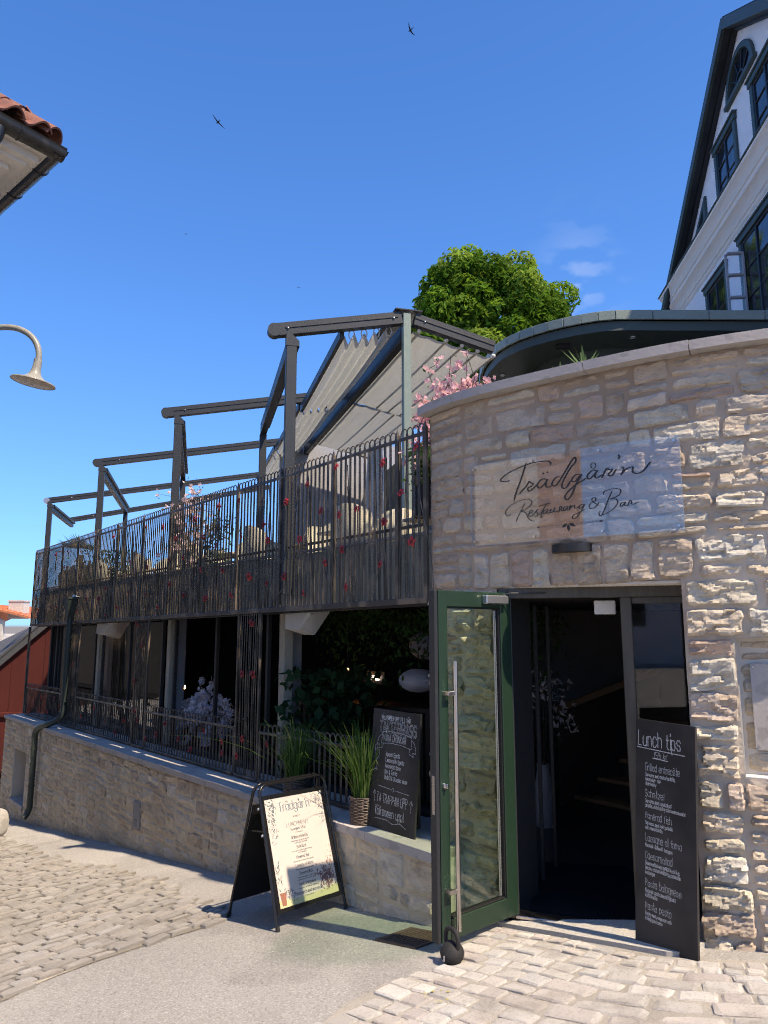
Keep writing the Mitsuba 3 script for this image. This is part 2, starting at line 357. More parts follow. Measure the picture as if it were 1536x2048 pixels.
SETT_RNG = np.random.default_rng(11)
def sett(cx, cy, ang, a, b, h, r, tilt=.006, jt=.045):
    """one stone: rounded top, worn corners, sides down into the bed"""
    g = np.array([-1, -.80, .80, 1.0])
    A, B = np.meshgrid(g, g, indexing='ij')
    jit = r.normal(0, jt, A.shape + (2,))
    edge = (np.abs(A) > .9) | (np.abs(B) > .9)
    corner = (np.abs(A) > .9) & (np.abs(B) > .9)
    x = A * a / 2 * np.where(corner, .88, .95) + jit[..., 0] * a * .35
    y = B * b / 2 * np.where(corner, .88, .95) + jit[..., 1] * b * .35
    z = h - np.where(edge, .008, 0) - np.where(corner, .004, 0) + r.normal(0, .0018, A.shape) + A * r.normal(0, tilt) + B * r.normal(0, tilt)
    ring = [(0, 0), (0, 1), (0, 2), (0, 3), (1, 3), (2, 3), (3, 3), (3, 2), (3, 1), (3, 0), (2, 0), (1, 0)]
    X = np.r_[x.ravel(), [x[p] * 1.06 for p in ring]]; Y = np.r_[y.ravel(), [y[p] * 1.06 for p in ring]]
    Zs = np.r_[z.ravel(), [-.03] * 12]
    f = [[i * 4 + j, (i + 1) * 4 + j, (i + 1) * 4 + j + 1, i * 4 + j + 1] for i in range(3) for j in range(3)]
    rid = [p[0] * 4 + p[1] for p in ring]
    f += [[rid[k], rid[(k + 1) % 12], 16 + (k + 1) % 12, 16 + k] for k in range(12)]
    c, s = math.cos(ang), math.sin(ang)
    wx, wy = cx + c * X - s * Y, cy + s * X + c * Y
    return mesh(np.stack([wx, wy, Zs + ground_z(np.full_like(wx, cx) + (wx - cx), np.full_like(wy, cy) + (wy - cy))], -1), f)
def lay_pieces(name, items, bsdf, parent, base, limit=300, smooth=35):
    """items: (mesh, colour, nearness); the nearest become parts, the others one part"""
    items.sort(key=lambda t: -t[2])
    rest = []
    for k, (m, c, _) in enumerate(items):
        if k < limit: put(base, m, bsdf, parent, color=c, smooth=True if smooth else False)
        else: rest.append((m, c))
    if rest:
        put('more_' + base + 's', cat_([m for m, _ in rest]), bsdf, parent, color=np.vstack([c for _, c in rest]), smooth=True if smooth else False, kind='stuff')
CAM2 = V(0, 0)
def sett_colour(m, base, r, var=.05):
    v = m.vertices
    k = 1 + (mfbm(v * 22, 3, 8) - .5) * .3
    return np.clip(np.asarray(base)[None] * k[:, None] * (1 + r.normal(0, var)), .02, .9)

# left: old narrow setts in rows across the street
left_poly = [(-6.4, 12.5), (-5.33, 11.27), (-4.5, 10.15), (-3.75, 9.23), (-3.2, 8.95), (-2.8, 8.37), (-2.3, 7.9), (-1.81, 6.99), (-1.45, 6.55), (-1.28, 6.12), (-1.36, 6.0),
             (-1.73, 5.68), (-2.0, 5.4), (-2.2, 5.12), (-2.30, 4.8), (-2.55, 4.35), (-3.0, 4.1), (-3.9, 4.9), (-4.8, 6.2), (-6.0, 8.3), (-7.2, 10.4), (-7.4, 12.0)]
lp = Polygon(left_poly)
setts_l = tag(key('cobbled_street'), kind='structure')
put('sand_bed', drape(left_poly, .006), 'm_bed', setts_l, smooth=True)
row = unit(V(.58, .815)); across = V(row[1], -row[0])
items = []
rg = SETT_RNG
t0 = -3.5
centre = V(-3.6, 7.6)
for k in range(-64, 64):
    pitch = .098
    off = k * pitch
    s = -7.0 + rg.uniform(0, .2)
    while s < 7.0:
        a = rg.uniform(.15, .25)
        q = centre + row * (s + a / 2) + across * (off + .004 * math.sin(s * 2.1 + k) + .03 * math.sin(s * .7))
        s += a + .005
        if not lp.contains(Point(q)): continue
        if rg.random() < .012: continue
        m = sett(q[0], q[1], math.atan2(row[1], row[0]) + rg.normal(0, .012), a + .001, pitch - .019, .031 + rg.normal(0, .003), rg, .003, .022)
        tone = rg.choice(4, p=[.5, .25, .15, .1])
        base = [(.272, .258, .238), (.243, .231, .214), (.28, .26, .236), (.283, .274, .262)][tone]
        items.append((m, sett_colour(m, base, rg, .05), -np.hypot(*(q - CAM2))))
lay_pieces('setts', items, 'm_sett', setts_l, 'cobblestone', smooth=False)

# right: larger setts laid in curved courses along the stone wall
base_line = np.array([(.02, 6.35), (.36, 5.76), (.76, 5.27), (1.2, 4.83), (1.62, 4.42), (2.02, 4.25), (2.45, 4.13), (3.2, 3.90), (4.2, 3.68)])
_bd = np.r_[0, np.cumsum(np.hypot(*np.diff(base_line, axis=0).T))]
bl = CubicSpline(_bd, base_line)
def bl_at(s, off):
    t = bl(s, 1); t = t / np.hypot(*t)
    return bl(s) + off * V(t[1], -t[0]), math.atan2(t[1], t[0])
right_poly = [(-.36, 3.9), (-.30, 3.99), (-.2, 4.2), (-.08, 4.31), (.0, 4.42), (.09, 4.43), (.2, 4.55), (.30, 4.52), (.42, 4.64), (.52, 4.95), (.63, 5.06), (.76, 5.27), (1.2, 4.83), (1.62, 4.42), (2.02, 4.27), (2.45, 4.15), (3.2, 3.92), (4.2, 3.70), (4.2, 1.2), (.9, 1.2), (.2, 2.6), (-.2, 3.4)]
rp = Polygon(right_poly).buffer(.0)
setts_r = tag(key('cobbled_forecourt'), kind='structure')
put('sand_bed', drape(right_poly, .006), 'm_sand', setts_r, smooth=True)
items, off = [], 0.02
hs = [.105, .105] + [.125, .135, .12, .14, .125, .135, .13, .14, .125, .135, .14, .125, .135, .14, .135, .135, .125, .135, .14, .13, .13, .14]
for k, h in enumerate(hs):
    s = rg.uniform(0, .1)
    total = _bd[-1]
    while s < total:
        small = k < 2
        a = rg.uniform(.095, .135) if small else rg.uniform(.125, .215)
        q, ang = bl_at(min(s + a / 2, total), off + h / 2 + .012 * math.sin(3 * s + k))
        q2, _ = bl_at(min(s + a, total), off + h / 2); q1, _ = bl_at(s, off + h / 2)
        stretch = np.hypot(*(q2 - q1)) / a
        s += a
        if not rp.buffer(.01).contains(Point(q)): continue
        m = sett(q[0], q[1], ang + rg.normal(0, .025), a * stretch - .008, h - .009, .016 + rg.normal(0, .003), rg, .003)
        tone = rg.choice(5, p=[.34, .22, .18, .16, .10])
        base = [(.41, .392, .362), (.415, .385, .352), (.385, .376, .36), (.45, .432, .40), (.375, .345, .322)][tone]
        items.append((m, sett_colour(m, base, rg, .07), -np.hypot(*(q - CAM2)) if q[1] > 3.6 else -9))
    off += h
lay_pieces('setts', items, 'm_sett', setts_r, 'paving_stone', smooth=False)

# threshold slab in front of the door, following the slope
slab_poly = [(.79, 5.31), (1.2, 4.87), (1.62, 4.45), (1.76, 4.40), (1.93, 4.60), (2.08, 4.90), (1.65, 5.06), (.95, 5.35)]
sl = drape(slab_poly, .028, .06)
slo = np.array(sl.vertices)
side = []
for a, b in zip(slab_poly, slab_poly[1:] + slab_poly[:1]):
    za, zb = float(ground_z(*a)), float(ground_z(*b))
    side.append(mesh([(*a, za + .028), (*b, zb + .028), (*b, zb - .1), (*a, za - .1)], [[0, 1, 2, 3]]))
put('threshold_slab', cat_([sl] + side), 'm_granite', smooth=False, kind='structure')
# yellow paint remains
for k, (x, y, a, L) in enumerate([(.265, 4.13, -.9, .13), (-6.05, 12.3, .3, .5)]):
    r = np.random.default_rng(40 + k); parts = []
    for q in range(9):
        cx, cy = x + math.cos(a) * r.uniform(-L, L) + r.normal(0, .012), y + math.sin(a) * r.uniform(-L, L) + r.normal(0, .012)
        w = r.uniform(.005, .014)
        co = [(cx + w * math.cos(t) * r.uniform(.6, 1.3), cy + w * math.sin(t) * r.uniform(.6, 1.3)) for t in np.linspace(0, 2 * math.pi, 7)[:-1]]
        parts.append(mesh([(*c, float(ground_z(*c)) + .026) for c in co], [[0, i, i + 1] for i in range(1, 5)]))
    put('yellow_paint', cat_(parts), 'm_yellow', kind='stuff', label='worn yellow paint mark on the ' + ('paving stones in the foreground' if k == 0 else 'street by the far end of the low wall'), cat='paint mark')
# ---------------------------------------------------------------- masonry
def strip(pos, sa, sb, za, zb, o0, o1, ds=.15):
    """closed curved block between two offsets of a wall face"""
    n = max(1, int(math.ceil((sb - sa) / ds)))
    s = np.linspace(sa, sb, n + 1)
    zf = (lambda z: z if callable(z) else (lambda q: np.full_like(q, z)))
    A, B = zf(za)(s), zf(zb)(s)
    v = np.stack([pos(s, A, o1 + 0 * s), pos(s, B, o1 + 0 * s), pos(s, B, o0 + 0 * s), pos(s, A, o0 + 0 * s)], 1).reshape(-1, 3)   # o1 = back, o0 = front
    f = []
    for i in range(n):
        for k in range(4):
            f.append([i * 4 + k, i * 4 + (k + 1) % 4, (i + 1) * 4 + (k + 1) % 4, (i + 1) * 4 + k])
    f += [[0, 3, 2, 1], [n * 4, n * 4 + 1, n * 4 + 2, n * 4 + 3]]
    m = mesh(v, f)
    if m.volume < 0: m.invert()
    return m
def masonry(parent, pos, segs, cell, prot, rough, tones, seed, dist, warp=1.0, joint=.010, limit=300, base='stone', blend=lambda s, z: (.40, .335, .25)):
    """segs: (s0, s1, z0, z1, width range). Every stone is its own patch, domed, chipped and layered, that dips under the mortar at its outline."""
    r = np.random.default_rng(seed)
    items = []
    for (s0, s1, z0, z1, wr) in segs:
        edges, s = [s0], s0
        while s < s1 - 1e-6:
            w = r.uniform(*wr)
            if s + w * 1.55 > s1: w = s1 - s
            s = min(s + w, s1); edges.append(s)
        parts = []
        for a, b in zip(edges[:-1], edges[1:]):
            if z1 - z0 > .14 and r.random() < .30 and b - a > .2:      # two thin stones in one course
                m_ = z0 + (z1 - z0) * r.uniform(.4, .6)
                parts += [(a, b, z0, m_), (a, b, m_, z1)]
            else: parts.append((a, b, z0, z1))
        for (a, b, c, d) in parts:
            j = joint * r.uniform(.6, 1.3)
            a, b, c, d = a + j, b - j, c + j * .8, d - j * .8
            w, h = b - a, d - c
            if w < .03 or h < .025: continue
            nu, nv = max(4, int(w / cell) + 1), max(4, int(h / cell) + 1)
            S, Z = np.meshgrid(np.linspace(a, b, nu), np.linspace(c, d, nv), indexing='ij')
            R = rough((a + b) / 2, (c + d) / 2)
            e = np.minimum(np.minimum(S - a, b - S), np.minimum(Z - c, d - Z))
            pw = np.stack([S * 9 + seed, Z * 9, np.zeros_like(S)], -1)
            corner = np.maximum(0, .035 - np.hypot(np.minimum(S - a, b - S), np.minimum(Z - c, d - Z))) * .5
            e2 = e + (mfbm(pw * 1.6, 3, seed) - .47) * .044 * min(1, h / .1) - corner * .6
            prof = sst(-.003, .010 + .010 * r.random(), e2)
            top = prot * r.uniform(.45, 1.5) * R
            # broken face: flat chips with steps between them, longer than high
            K = int(np.clip(w * h / .0034, 3, 50))
            ks, kz = r.uniform(a, b, K), r.uniform(c, d, K)
            wob = (mfbm(pw * 2.2, 2, seed + 1) - .5) * .05
            D2 = ((S[..., None] + wob[..., None] - ks) / .085) ** 2 + ((Z[..., None] + .5 * wob[..., None] - kz) / .040) ** 2
            ki = D2.argmin(-1)
            H = (r.uniform(-.011, .011, K) + .0)[ki] + r.normal(-.05, .16, K)[ki] * (S - ks[ki]) + r.normal(-.20, .40, K)[ki] * (Z - kz[ki])
            H -= np.percentile(H, 45)
            ridge = lambda q: 1 - np.abs(2 * q - 1)
            st_ = np.stack([S * 5, Z * 24 + 4 * mnoise(pw * .5, seed + 4), np.full_like(S, a * 3.1)], -1)
            lay = .6 * ridge(mnoise(st_, seed + 2)) + .4 * ridge(mnoise(st_ * 2.3, seed + 12)) - .55
            fine = ridge(mfbm(np.stack([S * 26, Z * 40, np.full_like(S, a)], -1), 3, seed + 3)) - .6
            amp = R * prot
            hgt = -.012 + prof * (.014 + top + R * .85 * np.clip(H, -.020, .022) + amp * (.85 * lay + .45 * fine))
            wz = .034 * warp * (mfbm(np.stack([S * 1.3, Z * 2, 0 * S + 3], -1), 2, seed + 7) - .5) * 2
            ws = .020 * warp * (mfbm(np.stack([S * 3, Z * 5, 0 * S + 8], -1), 2, seed + 9) - .5) * 2
            v = pos(S + ws, Z + wz, hgt).reshape(-1, 3)
            ii, jj = np.meshgrid(np.arange(nu - 1), np.arange(nv - 1), indexing='ij')
            f = np.stack([ii * nv + jj, (ii + 1) * nv + jj, (ii + 1) * nv + jj + 1, ii * nv + jj + 1], -1).reshape(-1, 4)
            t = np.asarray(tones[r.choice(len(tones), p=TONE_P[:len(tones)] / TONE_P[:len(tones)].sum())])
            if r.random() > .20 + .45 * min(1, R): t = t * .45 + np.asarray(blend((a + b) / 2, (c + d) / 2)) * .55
            t = t * (1 + .10 * min(1, max(0, R - .4)))  # rougher stones lightened: the sunlit zone is put into their colour
            k = 1 + (mfbm(np.stack([S * 14, Z * 30, 0 * S], -1), 3, seed + 5) - .5) * .42 + r.normal(0, .06)
            bed = mfbm(np.stack([S * 3, Z * 22, 0 * S + 2], -1), 3, seed + 6)
            col = t[None, None] * k[..., None] * (1 + (bed[..., None] - .5) * np.array([.10, .0, -.16]))
            items.append((mesh(v, f), np.clip(col.reshape(-1, 3), .03, .85), -dist((a + b) / 2, (c + d) / 2)))
    lay_pieces('stones', items, 'm_stone', parent, base, limit, smooth=False)
TONE_P = np.array([.34, .2, .16, .12, .1, .08])
def mortar_face(parent, pos, rects, cell, colour, seed, amp=.006, warp=1.0, lift=None):
    ms, cs = [], []
    for (sa, sb, za, zb) in rects:
        nu, nv = max(2, int((sb - sa) / cell) + 1), max(2, int((zb - za) / cell) + 1)
        S, Z = np.meshgrid(np.linspace(sa, sb, nu), np.linspace(za, zb, nv), indexing='ij')
        h = (mfbm(np.stack([S * 16, Z * 16, 0 * S], -1), 4, seed) - .45) * amp * 2.2 * warp
        v = pos(S, Z, h * (1 + (lift(S, Z) if lift else 0)) - .003 + (.0075 * lift(S, Z) if lift else 0)).reshape(-1, 3)
        ii, jj = np.meshgrid(np.arange(nu - 1), np.arange(nv - 1), indexing='ij')
        f = np.stack([ii * nv + jj, (ii + 1) * nv + jj, (ii + 1) * nv + jj + 1, ii * nv + jj + 1], -1).reshape(-1, 4)
        k = 1 + (mfbm(np.stack([S * 2.2, Z * 2.2, 0 * S], -1), 4, seed + 1) - .5) * .5
        ms.append(mesh(v, f)); cs.append((np.asarray(colour(S.ravel(), Z.ravel())) if callable(colour) else np.asarray(colour)[None]) * k.reshape(-1, 1))
    put('mortar', cat_(ms), 'm_mortar', parent, color=np.clip(np.vstack(cs), .03, .8), smooth=True)

# ---- curved wall with the entrance
DS0, DS1, DZ = .69, 2.03, 2.285
NS, NZ0, NZ1 = 2.30, 1.108, 1.93
wall = thing('stone_wall', 'tall curved rubble stone wall around the open entrance, carrying the clear lettered sign', 'wall')
E_ = 4.58
core = [strip(wp, -.02, DS0, -.7, 2.29, -.03, -.45, .05), strip(wp, -.02, DS0, 2.29, WTOP, -.03, -.45, .05), strip(wp, DS0, DS1, DZ, WTOP, -.03, -.45),
        strip(wp, DS1, NS, -.7, WTOP, -.03, -.45), strip(wp, NS, E_, -.7, NZ0, -.03, -.45), strip(wp, NS, E_, NZ1, WTOP, -.03, -.45), strip(wp, NS, E_, NZ0, NZ1, -.13, -.45)]
put('core', cat_(core), 'm_plaster', wall)
W_RECTS = [(-.02, DS0 + .012, -.4, WTOP), (DS0, DS1, DZ + .01, WTOP), (DS1 - .012, NS, -.4, WTOP), (NS, E_, -.4, NZ0), (NS, E_, NZ1, WTOP)]
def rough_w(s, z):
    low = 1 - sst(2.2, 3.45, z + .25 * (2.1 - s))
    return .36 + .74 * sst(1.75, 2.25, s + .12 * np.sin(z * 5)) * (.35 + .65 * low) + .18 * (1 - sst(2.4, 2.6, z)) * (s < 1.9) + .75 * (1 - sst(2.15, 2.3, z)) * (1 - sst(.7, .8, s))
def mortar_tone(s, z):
    # browner mortar upper left; sunlit parts also painted lighter, shaded parts darker
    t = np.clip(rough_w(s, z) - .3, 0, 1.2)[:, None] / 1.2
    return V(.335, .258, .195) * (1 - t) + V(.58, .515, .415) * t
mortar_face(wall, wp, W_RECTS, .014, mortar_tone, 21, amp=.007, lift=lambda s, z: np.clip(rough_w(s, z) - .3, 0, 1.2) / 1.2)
nich = lambda s, z, o: wp(s, z, np.asarray(o) - .12)
tones_w = [(.45, .385, .295), (.49, .44, .345), (.41, .335, .26), (.45, .42, .355), (.385, .295, .235), (.53, .49, .41)]
rq = np.random.default_rng(5)
segs = []
def courses(s0, s1, z0, z1, hr, wr):
    z = z0
    while z < z1 - 1e-6:
        h = rq.uniform(*hr)
        if z + h * 1.6 > z1: h = z1 - z
        segs.append((s0, s1, z, z + h, wr)); z += h
courses(-.005, DS0 + .01, -.3, DZ, (.13, .23), (.20, .42))
courses(DS1 - .01, NS, -.2, NZ0, (.10, .21), (.16, .32))
courses(DS1 - .01, NS, NZ0, NZ1, (.10, .22), (.17, .30))
courses(DS1 - .01, E_, NZ1, DZ, (.10, .19), (.16, .46))
segs.append((.34, 2.12, DZ + .005, 2.565, (.125, .215)))            # upright stones of the flat arch
courses(-.005, .34, DZ, 2.565, (.13, .17), (.2, .34)); courses(2.12, E_, DZ, 2.565, (.09, .16), (.16, .46))
courses(-.005, E_, 2.565, WTOP - .005, (.115, .20), (.14, .50))
courses(NS, E_, -.2, NZ0, (.10, .2), (.2, .45))
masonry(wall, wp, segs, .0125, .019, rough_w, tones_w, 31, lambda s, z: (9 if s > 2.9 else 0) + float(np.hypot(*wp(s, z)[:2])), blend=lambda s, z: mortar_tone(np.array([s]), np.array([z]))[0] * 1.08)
nm = []
segs = []
courses(NS + .012, 3.6, NZ0 + .01, NZ1 - .01, (.12, .2), (.22, .5))
masonry(wall, nich, segs, .02, .008, lambda s, z: .6, tones_w, 37, lambda s, z: 5.0, warp=0, base='niche_stone')
put('niche_lining', cat_([strip(wp, NS, 3.6, NZ0, NZ1, -.122, -.128), strip(wp, NS - .004, NS + .008, NZ0, NZ1, -.022, -.13), strip(wp, NS, 3.6, NZ1 - .004, NZ1 + .008, -.022, -.13), strip(wp, NS, 3.6, NZ0 - .008, NZ0 + .004, -.022, -.13)]), 'm_plaster', wall)
for a, b in [(-.05, .385), (.39, 1.485), (1.49, 2.165), (2.17, 3.2), (3.205, E_)]:
    put('capstone', strip(wp, a, b, WTOP + .002, WTOP + .072 - .004 * (a > 2 and a < 3), .105, -.47, .06), 'm_cap', wall)
put('jamb_lining', strip(wp, DS0 - .002, DS0 + .014, -.1, DZ - .012, -.075, -.47), 'm_wall_in', wall)
put('soffit_slab', strip(wp, DS0 + .0, DS1, DZ - .010, DZ + .006, -.014, -.44), 'm_plaster', wall)
# stone plaque in the niche
pq = thing('wall_plaque', 'blank pale stone plaque screwed into the niche at the right edge', 'plaque')
put('slab', strip(wp, 2.375, 3.3, 1.262, 1.772, -.085, -.115), 'm_cap', pq)
for s, z in [(2.392, 1.752), (2.392, 1.282)]:
    put('screw', lathe([(.0001, .004), (.006, .003), (.008, 0)], 10), 'm_steel', pq)
    k = list(scene)[-1]; n = wn(s); M = np.eye(4); M[:3, 0] = (-n[1], n[0], 0); M[:3, 1] = (0, 0, 1); M[:3, 2] = (n[0], n[1], 0); M[:3, 3] = wp(s, z, -.084)
    scene[k]['to_world'] = T(M)

# ---- low retaining wall along the street
low = thing('retaining_wall', 'long low stone retaining wall with flat slabs on top, falling away to the left below the railings', 'wall')
lpos = lambda u, z, o: fp(u, np.asarray(z) + lip(u), np.asarray(o) + .30)
A0, A1, AZ0, AZ1 = 11.62, 12.72, -1.62, -.60
LOW0, LOW1 = -.40, 13.75
lcore = [strip(lpos, LOW0, A0, -2.6, -.065, -.03, -.62, 1), strip(lpos, A1, LOW1, -2.6, -.065, -.03, -.62, 1), strip(lpos, A0, A1, AZ1, -.065, -.03, -.62, 1), strip(lpos, A0, A1, -2.6, AZ0, -.03, -.62, 1), strip(lpos, A0, A1, AZ0, AZ1, -.5, -.62, 1)]
put('core', cat_(lcore), 'm_plaster', low)
mortar_face(low, lpos, [(LOW0, A0, -1.95, -.065), (A1, LOW1, -2.4, -.065), (A0, A1, AZ1, -.065), (A0, A1, -2.4, AZ0)], .04, (.49, .42, .315), 51, amp=.004)
rq = np.random.default_rng(9); segs = []
for a, b, dz in [(LOW0, 1.8, -.62), (1.8, 4.2, -.95), (4.2, 7.2, -1.3), (7.2, A0, -1.75)]: courses(a, b, dz, -.07, (.10, .19), (.17, .42))
courses(A1, LOW1, -2.1, -.07, (.12, .2), (.2, .5)); courses(A0, A1, AZ1, -.07, (.12, .2), (.2, .5)); courses(A0, A1, -2.0, AZ0, (.15, .2), (.2, .5))
tones_l = [(.49, .42, .31), (.52, .455, .355), (.46, .38, .285), (.49, .445, .365), (.43, .355, .275), (.55, .50, .415)]
masonry(low, lpos, segs, .022, .009, lambda s, z: .55, tones_l, 61, lambda s, z: float(np.hypot(*fp(s, 0)[:2])), blend=lambda s, z: (.48, .41, .31))
u = LOW0
rq = np.random.default_rng(3)
while u < LOW1:
    w = min(rq.uniform(.75, 1.25), LOW1 - u + .02)
    put('cap_slab', strip(lpos, u + .002, min(u + w, LOW1 + .03) - .002, -.065 + rq.normal(0, .001), rq.normal(0, .0015), .035, -.66, 1), 'm_cap', low)
    u += w
ac = [strip(lpos, A0 - .01, A0 + .02, AZ0, AZ1, -.004, -.5), strip(lpos, A1 - .02, A1 + .01, AZ0, AZ1, -.004, -.5)]
put('alcove_jamb', cat_(ac), 'm_plaster', low)
put('alcove_door', strip(lpos, A0 + .03, A1 - .03, AZ0, AZ1 - .01, -.40, -.45), 'm_fascia_dark', low)
put('alcove_sill', strip(lpos, A0 - .02, A1 + .02, AZ0 - .06, AZ0 + .02, .03, -.5), 'm_cap', low)
# plates on the low wall
pl = thing('meter_box_plate', 'small grey plate set upright in the low wall left of the sandwich board', 'plate')
put('plate', strip(lpos, 5.29, 5.535, -.64 - lip(5.4), -.30 - lip(5.4), .022, -.01), 'm_concrete', pl)
put('emblem', cat_([tube([lpos(u_, z_, .0235) for u_, z_ in L], .004, 5) for L in [[(5.45, -.77), (5.40, -.80), (5.36, -.765)], [(5.45, -.82), (5.42, -.85), (5.375, -.84)]]]), 'm_ink', pl)
pl2 = thing('street_number_plate', 'little pale number plate beside the downpipe on the low wall', 'plate')
put('plate', strip(lpos, 10.95, 11.14, -1.15, -.75, .02, -.01), 'm_cream_trim', pl2)
put('digits', cat_([strip(lpos, 11.0, 11.09, -1.09 + .075 * k, -1.06 + .075 * k, .0225, .019) for k in range(4)]), 'm_ink', pl2)

# grit and bits gathered along the foot of the walls
rg2 = np.random.default_rng(17); gm = []
tet = trimesh.creation.icosahedron()
def grit(x, y, r):
    m = tet.copy(); m.vertices = m.vertices * r * rg2.uniform(.5, 1.2, 3) * V(1, 1, .6); m.apply_translation((x, y, float(ground_z(x, y)) + .001)); gm.append(m)
for _ in range(240):
    q = fp(rg2.uniform(-.3, 7), 0, .31 + rg2.exponential(.05)); grit(q[0], q[1], rg2.uniform(.003, .009))
for _ in range(150):
    q, _a = bl_at(rg2.uniform(.1, 3.6), rg2.uniform(-.02, .02) + rg2.exponential(.10)); grit(q[0], q[1], rg2.uniform(.002, .006))
for _ in range(420):
    q = V(rg2.uniform(-1.6, .5), rg2.uniform(3.6, 5.6)); grit(q[0], q[1], rg2.uniform(.0015, .0045))
put('gravel', cat_(gm), 'm_granite', kind='stuff', label='loose grit scattered on the asphalt and along the foot of the walls', cat='gravel')
# ---------------------------------------------------------------- restaurant: rooms under the roof terrace
rest = thing('restaurant_building', 'dark glazed restaurant floor under the roof terrace, behind the low wall and railings', 'building')
CEIL = 2.20
inner = [fp(0, 0, -.30)[:2], fp(13.2, 0, -.30)[:2], (-5.5, 22.0), (4.6, 22.0), (4.6, 4.35)] + [tuple(wp(s, 0, -.46)[:2]) for s in (3.6, 3.0, 2.5, 2.2)] + [(2.06, 4.93), (1.65, 5.085), (.93, 5.365)] + [tuple(wp(s, 0, -.40)[:2]) for s in (.45, .2)]
inner = [tuple(map(float, q)) for q in inner]
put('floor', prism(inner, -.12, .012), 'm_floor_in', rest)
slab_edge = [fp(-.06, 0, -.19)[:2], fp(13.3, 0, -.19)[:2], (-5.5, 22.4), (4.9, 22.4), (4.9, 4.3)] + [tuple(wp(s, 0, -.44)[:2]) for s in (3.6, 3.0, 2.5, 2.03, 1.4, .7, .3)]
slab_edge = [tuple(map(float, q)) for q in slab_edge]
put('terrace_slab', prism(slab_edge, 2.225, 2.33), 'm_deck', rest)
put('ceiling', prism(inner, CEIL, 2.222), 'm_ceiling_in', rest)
def wall_panel(a, b, z0, z1, t, bs, base):
    a, b = V(*a), V(*b); d = unit(b - a); n = V(d[1], -d[0])
    return put(base, pbox((*a, z0), (*(b - a), 0), (*(n * t), 0), (0, 0, z1 - z0)), bs, rest)
q0, q1 = fp(13.05, 0, -.42)[:2], fp(13.05, 0, -4.0)[:2]
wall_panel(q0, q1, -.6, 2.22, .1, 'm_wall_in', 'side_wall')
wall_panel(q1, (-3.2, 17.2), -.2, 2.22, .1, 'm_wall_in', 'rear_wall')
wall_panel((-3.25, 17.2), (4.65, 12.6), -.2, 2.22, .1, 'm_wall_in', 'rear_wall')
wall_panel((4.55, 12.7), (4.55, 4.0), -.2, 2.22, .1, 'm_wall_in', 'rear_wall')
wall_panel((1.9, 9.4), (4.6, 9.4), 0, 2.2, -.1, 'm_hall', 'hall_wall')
# window wall behind the railings: frames, columns and panes (the bay by the entrance stands open)
WOFF = -.42
def wcol(u, w, d, bs, off=WOFF, base='column', z0=None):
    lo = lip(u) - .02 if z0 is None else z0
    return put(base, cbox(fp(u, lo, off - d / 2), U3 * w, N3 * d, Z3 * (2.218 - lo), .006), bs, rest)
for u, w in [(2.86, .12), (6.22, .12), (9.62, .12)]: wcol(u, w, .12, 'm_beige_post')
for u, w in [(3.02, .24), (6.42, .05), (9.86, .28)]: wcol(u, w, .16, 'm_grey_post', off=-.62, base='inner_column')
for u in (12.55, 13.05): wcol(u, .10, .12, 'm_anthracite_dark', base='window_post')
for u0, u1, panes in [(3.3, 6.15, 2), (6.6, 9.55, 2), (9.95, 12.5, 2)]:
    lo0, lo1 = float(lip(u0)), float(lip(u1))
    fr = put('window_frame', cat_([beam(fp(u0, lo0 + .03, WOFF), fp(u1, lo1 + .03, WOFF), .06, .06), beam(fp(u0, 2.17, WOFF), fp(u1, 2.17, WOFF), .06, .07)]
             + [beam(fp(q, float(lip(q)) + .06, WOFF), fp(q, 2.14, WOFF), .05, .05, up=N3) for q in np.linspace(u0 + .025, u1 - .025, panes + 1)]), 'm_anthracite_dark', rest)
    qs = np.linspace(u0 + .025, u1 - .025, panes + 1)
    for a, b in zip(qs[:-1], qs[1:]):
        if u0 > 6:
            put('window_pane', mesh([fp(a + .025, float(lip(a)) + .06, WOFF), fp(b - .025, float(lip(b)) + .06, WOFF), fp(b - .025, 2.14, WOFF), fp(a + .025, 2.14, WOFF)], [[0, 1, 2, 3]]), 'm_glass', rest)
put('window_sill', strip(lpos, .1, 13.2, .002, .03, -.66, -.78, 1), 'm_anthracite_dark', rest)
put('plinth', strip(lpos, -.2, 13.3, lambda q: -.45 - lip(q) * .0 - .3, 0.0, -.64, -.72, 1), 'm_wall_in', rest)
# terrace edge: panels behind the railing
e = .0
qs = np.arange(0, 13.5, 1.05)
for a, b in zip(qs, np.r_[qs[1:], 13.4]):
    za, zb = float(rail_low(a)), float(rail_low(b))
    o = -.13
    put('edge_panel', pbox(fp(a + .004, za - .02, o), fp(b - .004, zb - .02, o) - fp(a + .004, za - .02, o), N3 * -.03, Z3 * (2.795 - za)), 'm_terrace_panel', rest)
    put('edge_capping', pbox(fp(a + .003, 2.776 + .002, o + .012), fp(b - .003, 0, 0) - fp(a + .003, 0, 0), N3 * -.06, Z3 * .025), 'm_alu', rest)
put('edge_end_panel', pbox(fp(13.38, 2.0, -.17), (-N3) * 3.2, U3 * .03, Z3 * .8), 'm_terrace_panel', rest)
put('edge_beam', cat_([beam(fp(0, 2.19, -.14), fp(13.3, 2.00, -.14), .06, .04)]), 'm_anthracite_dark', rest)

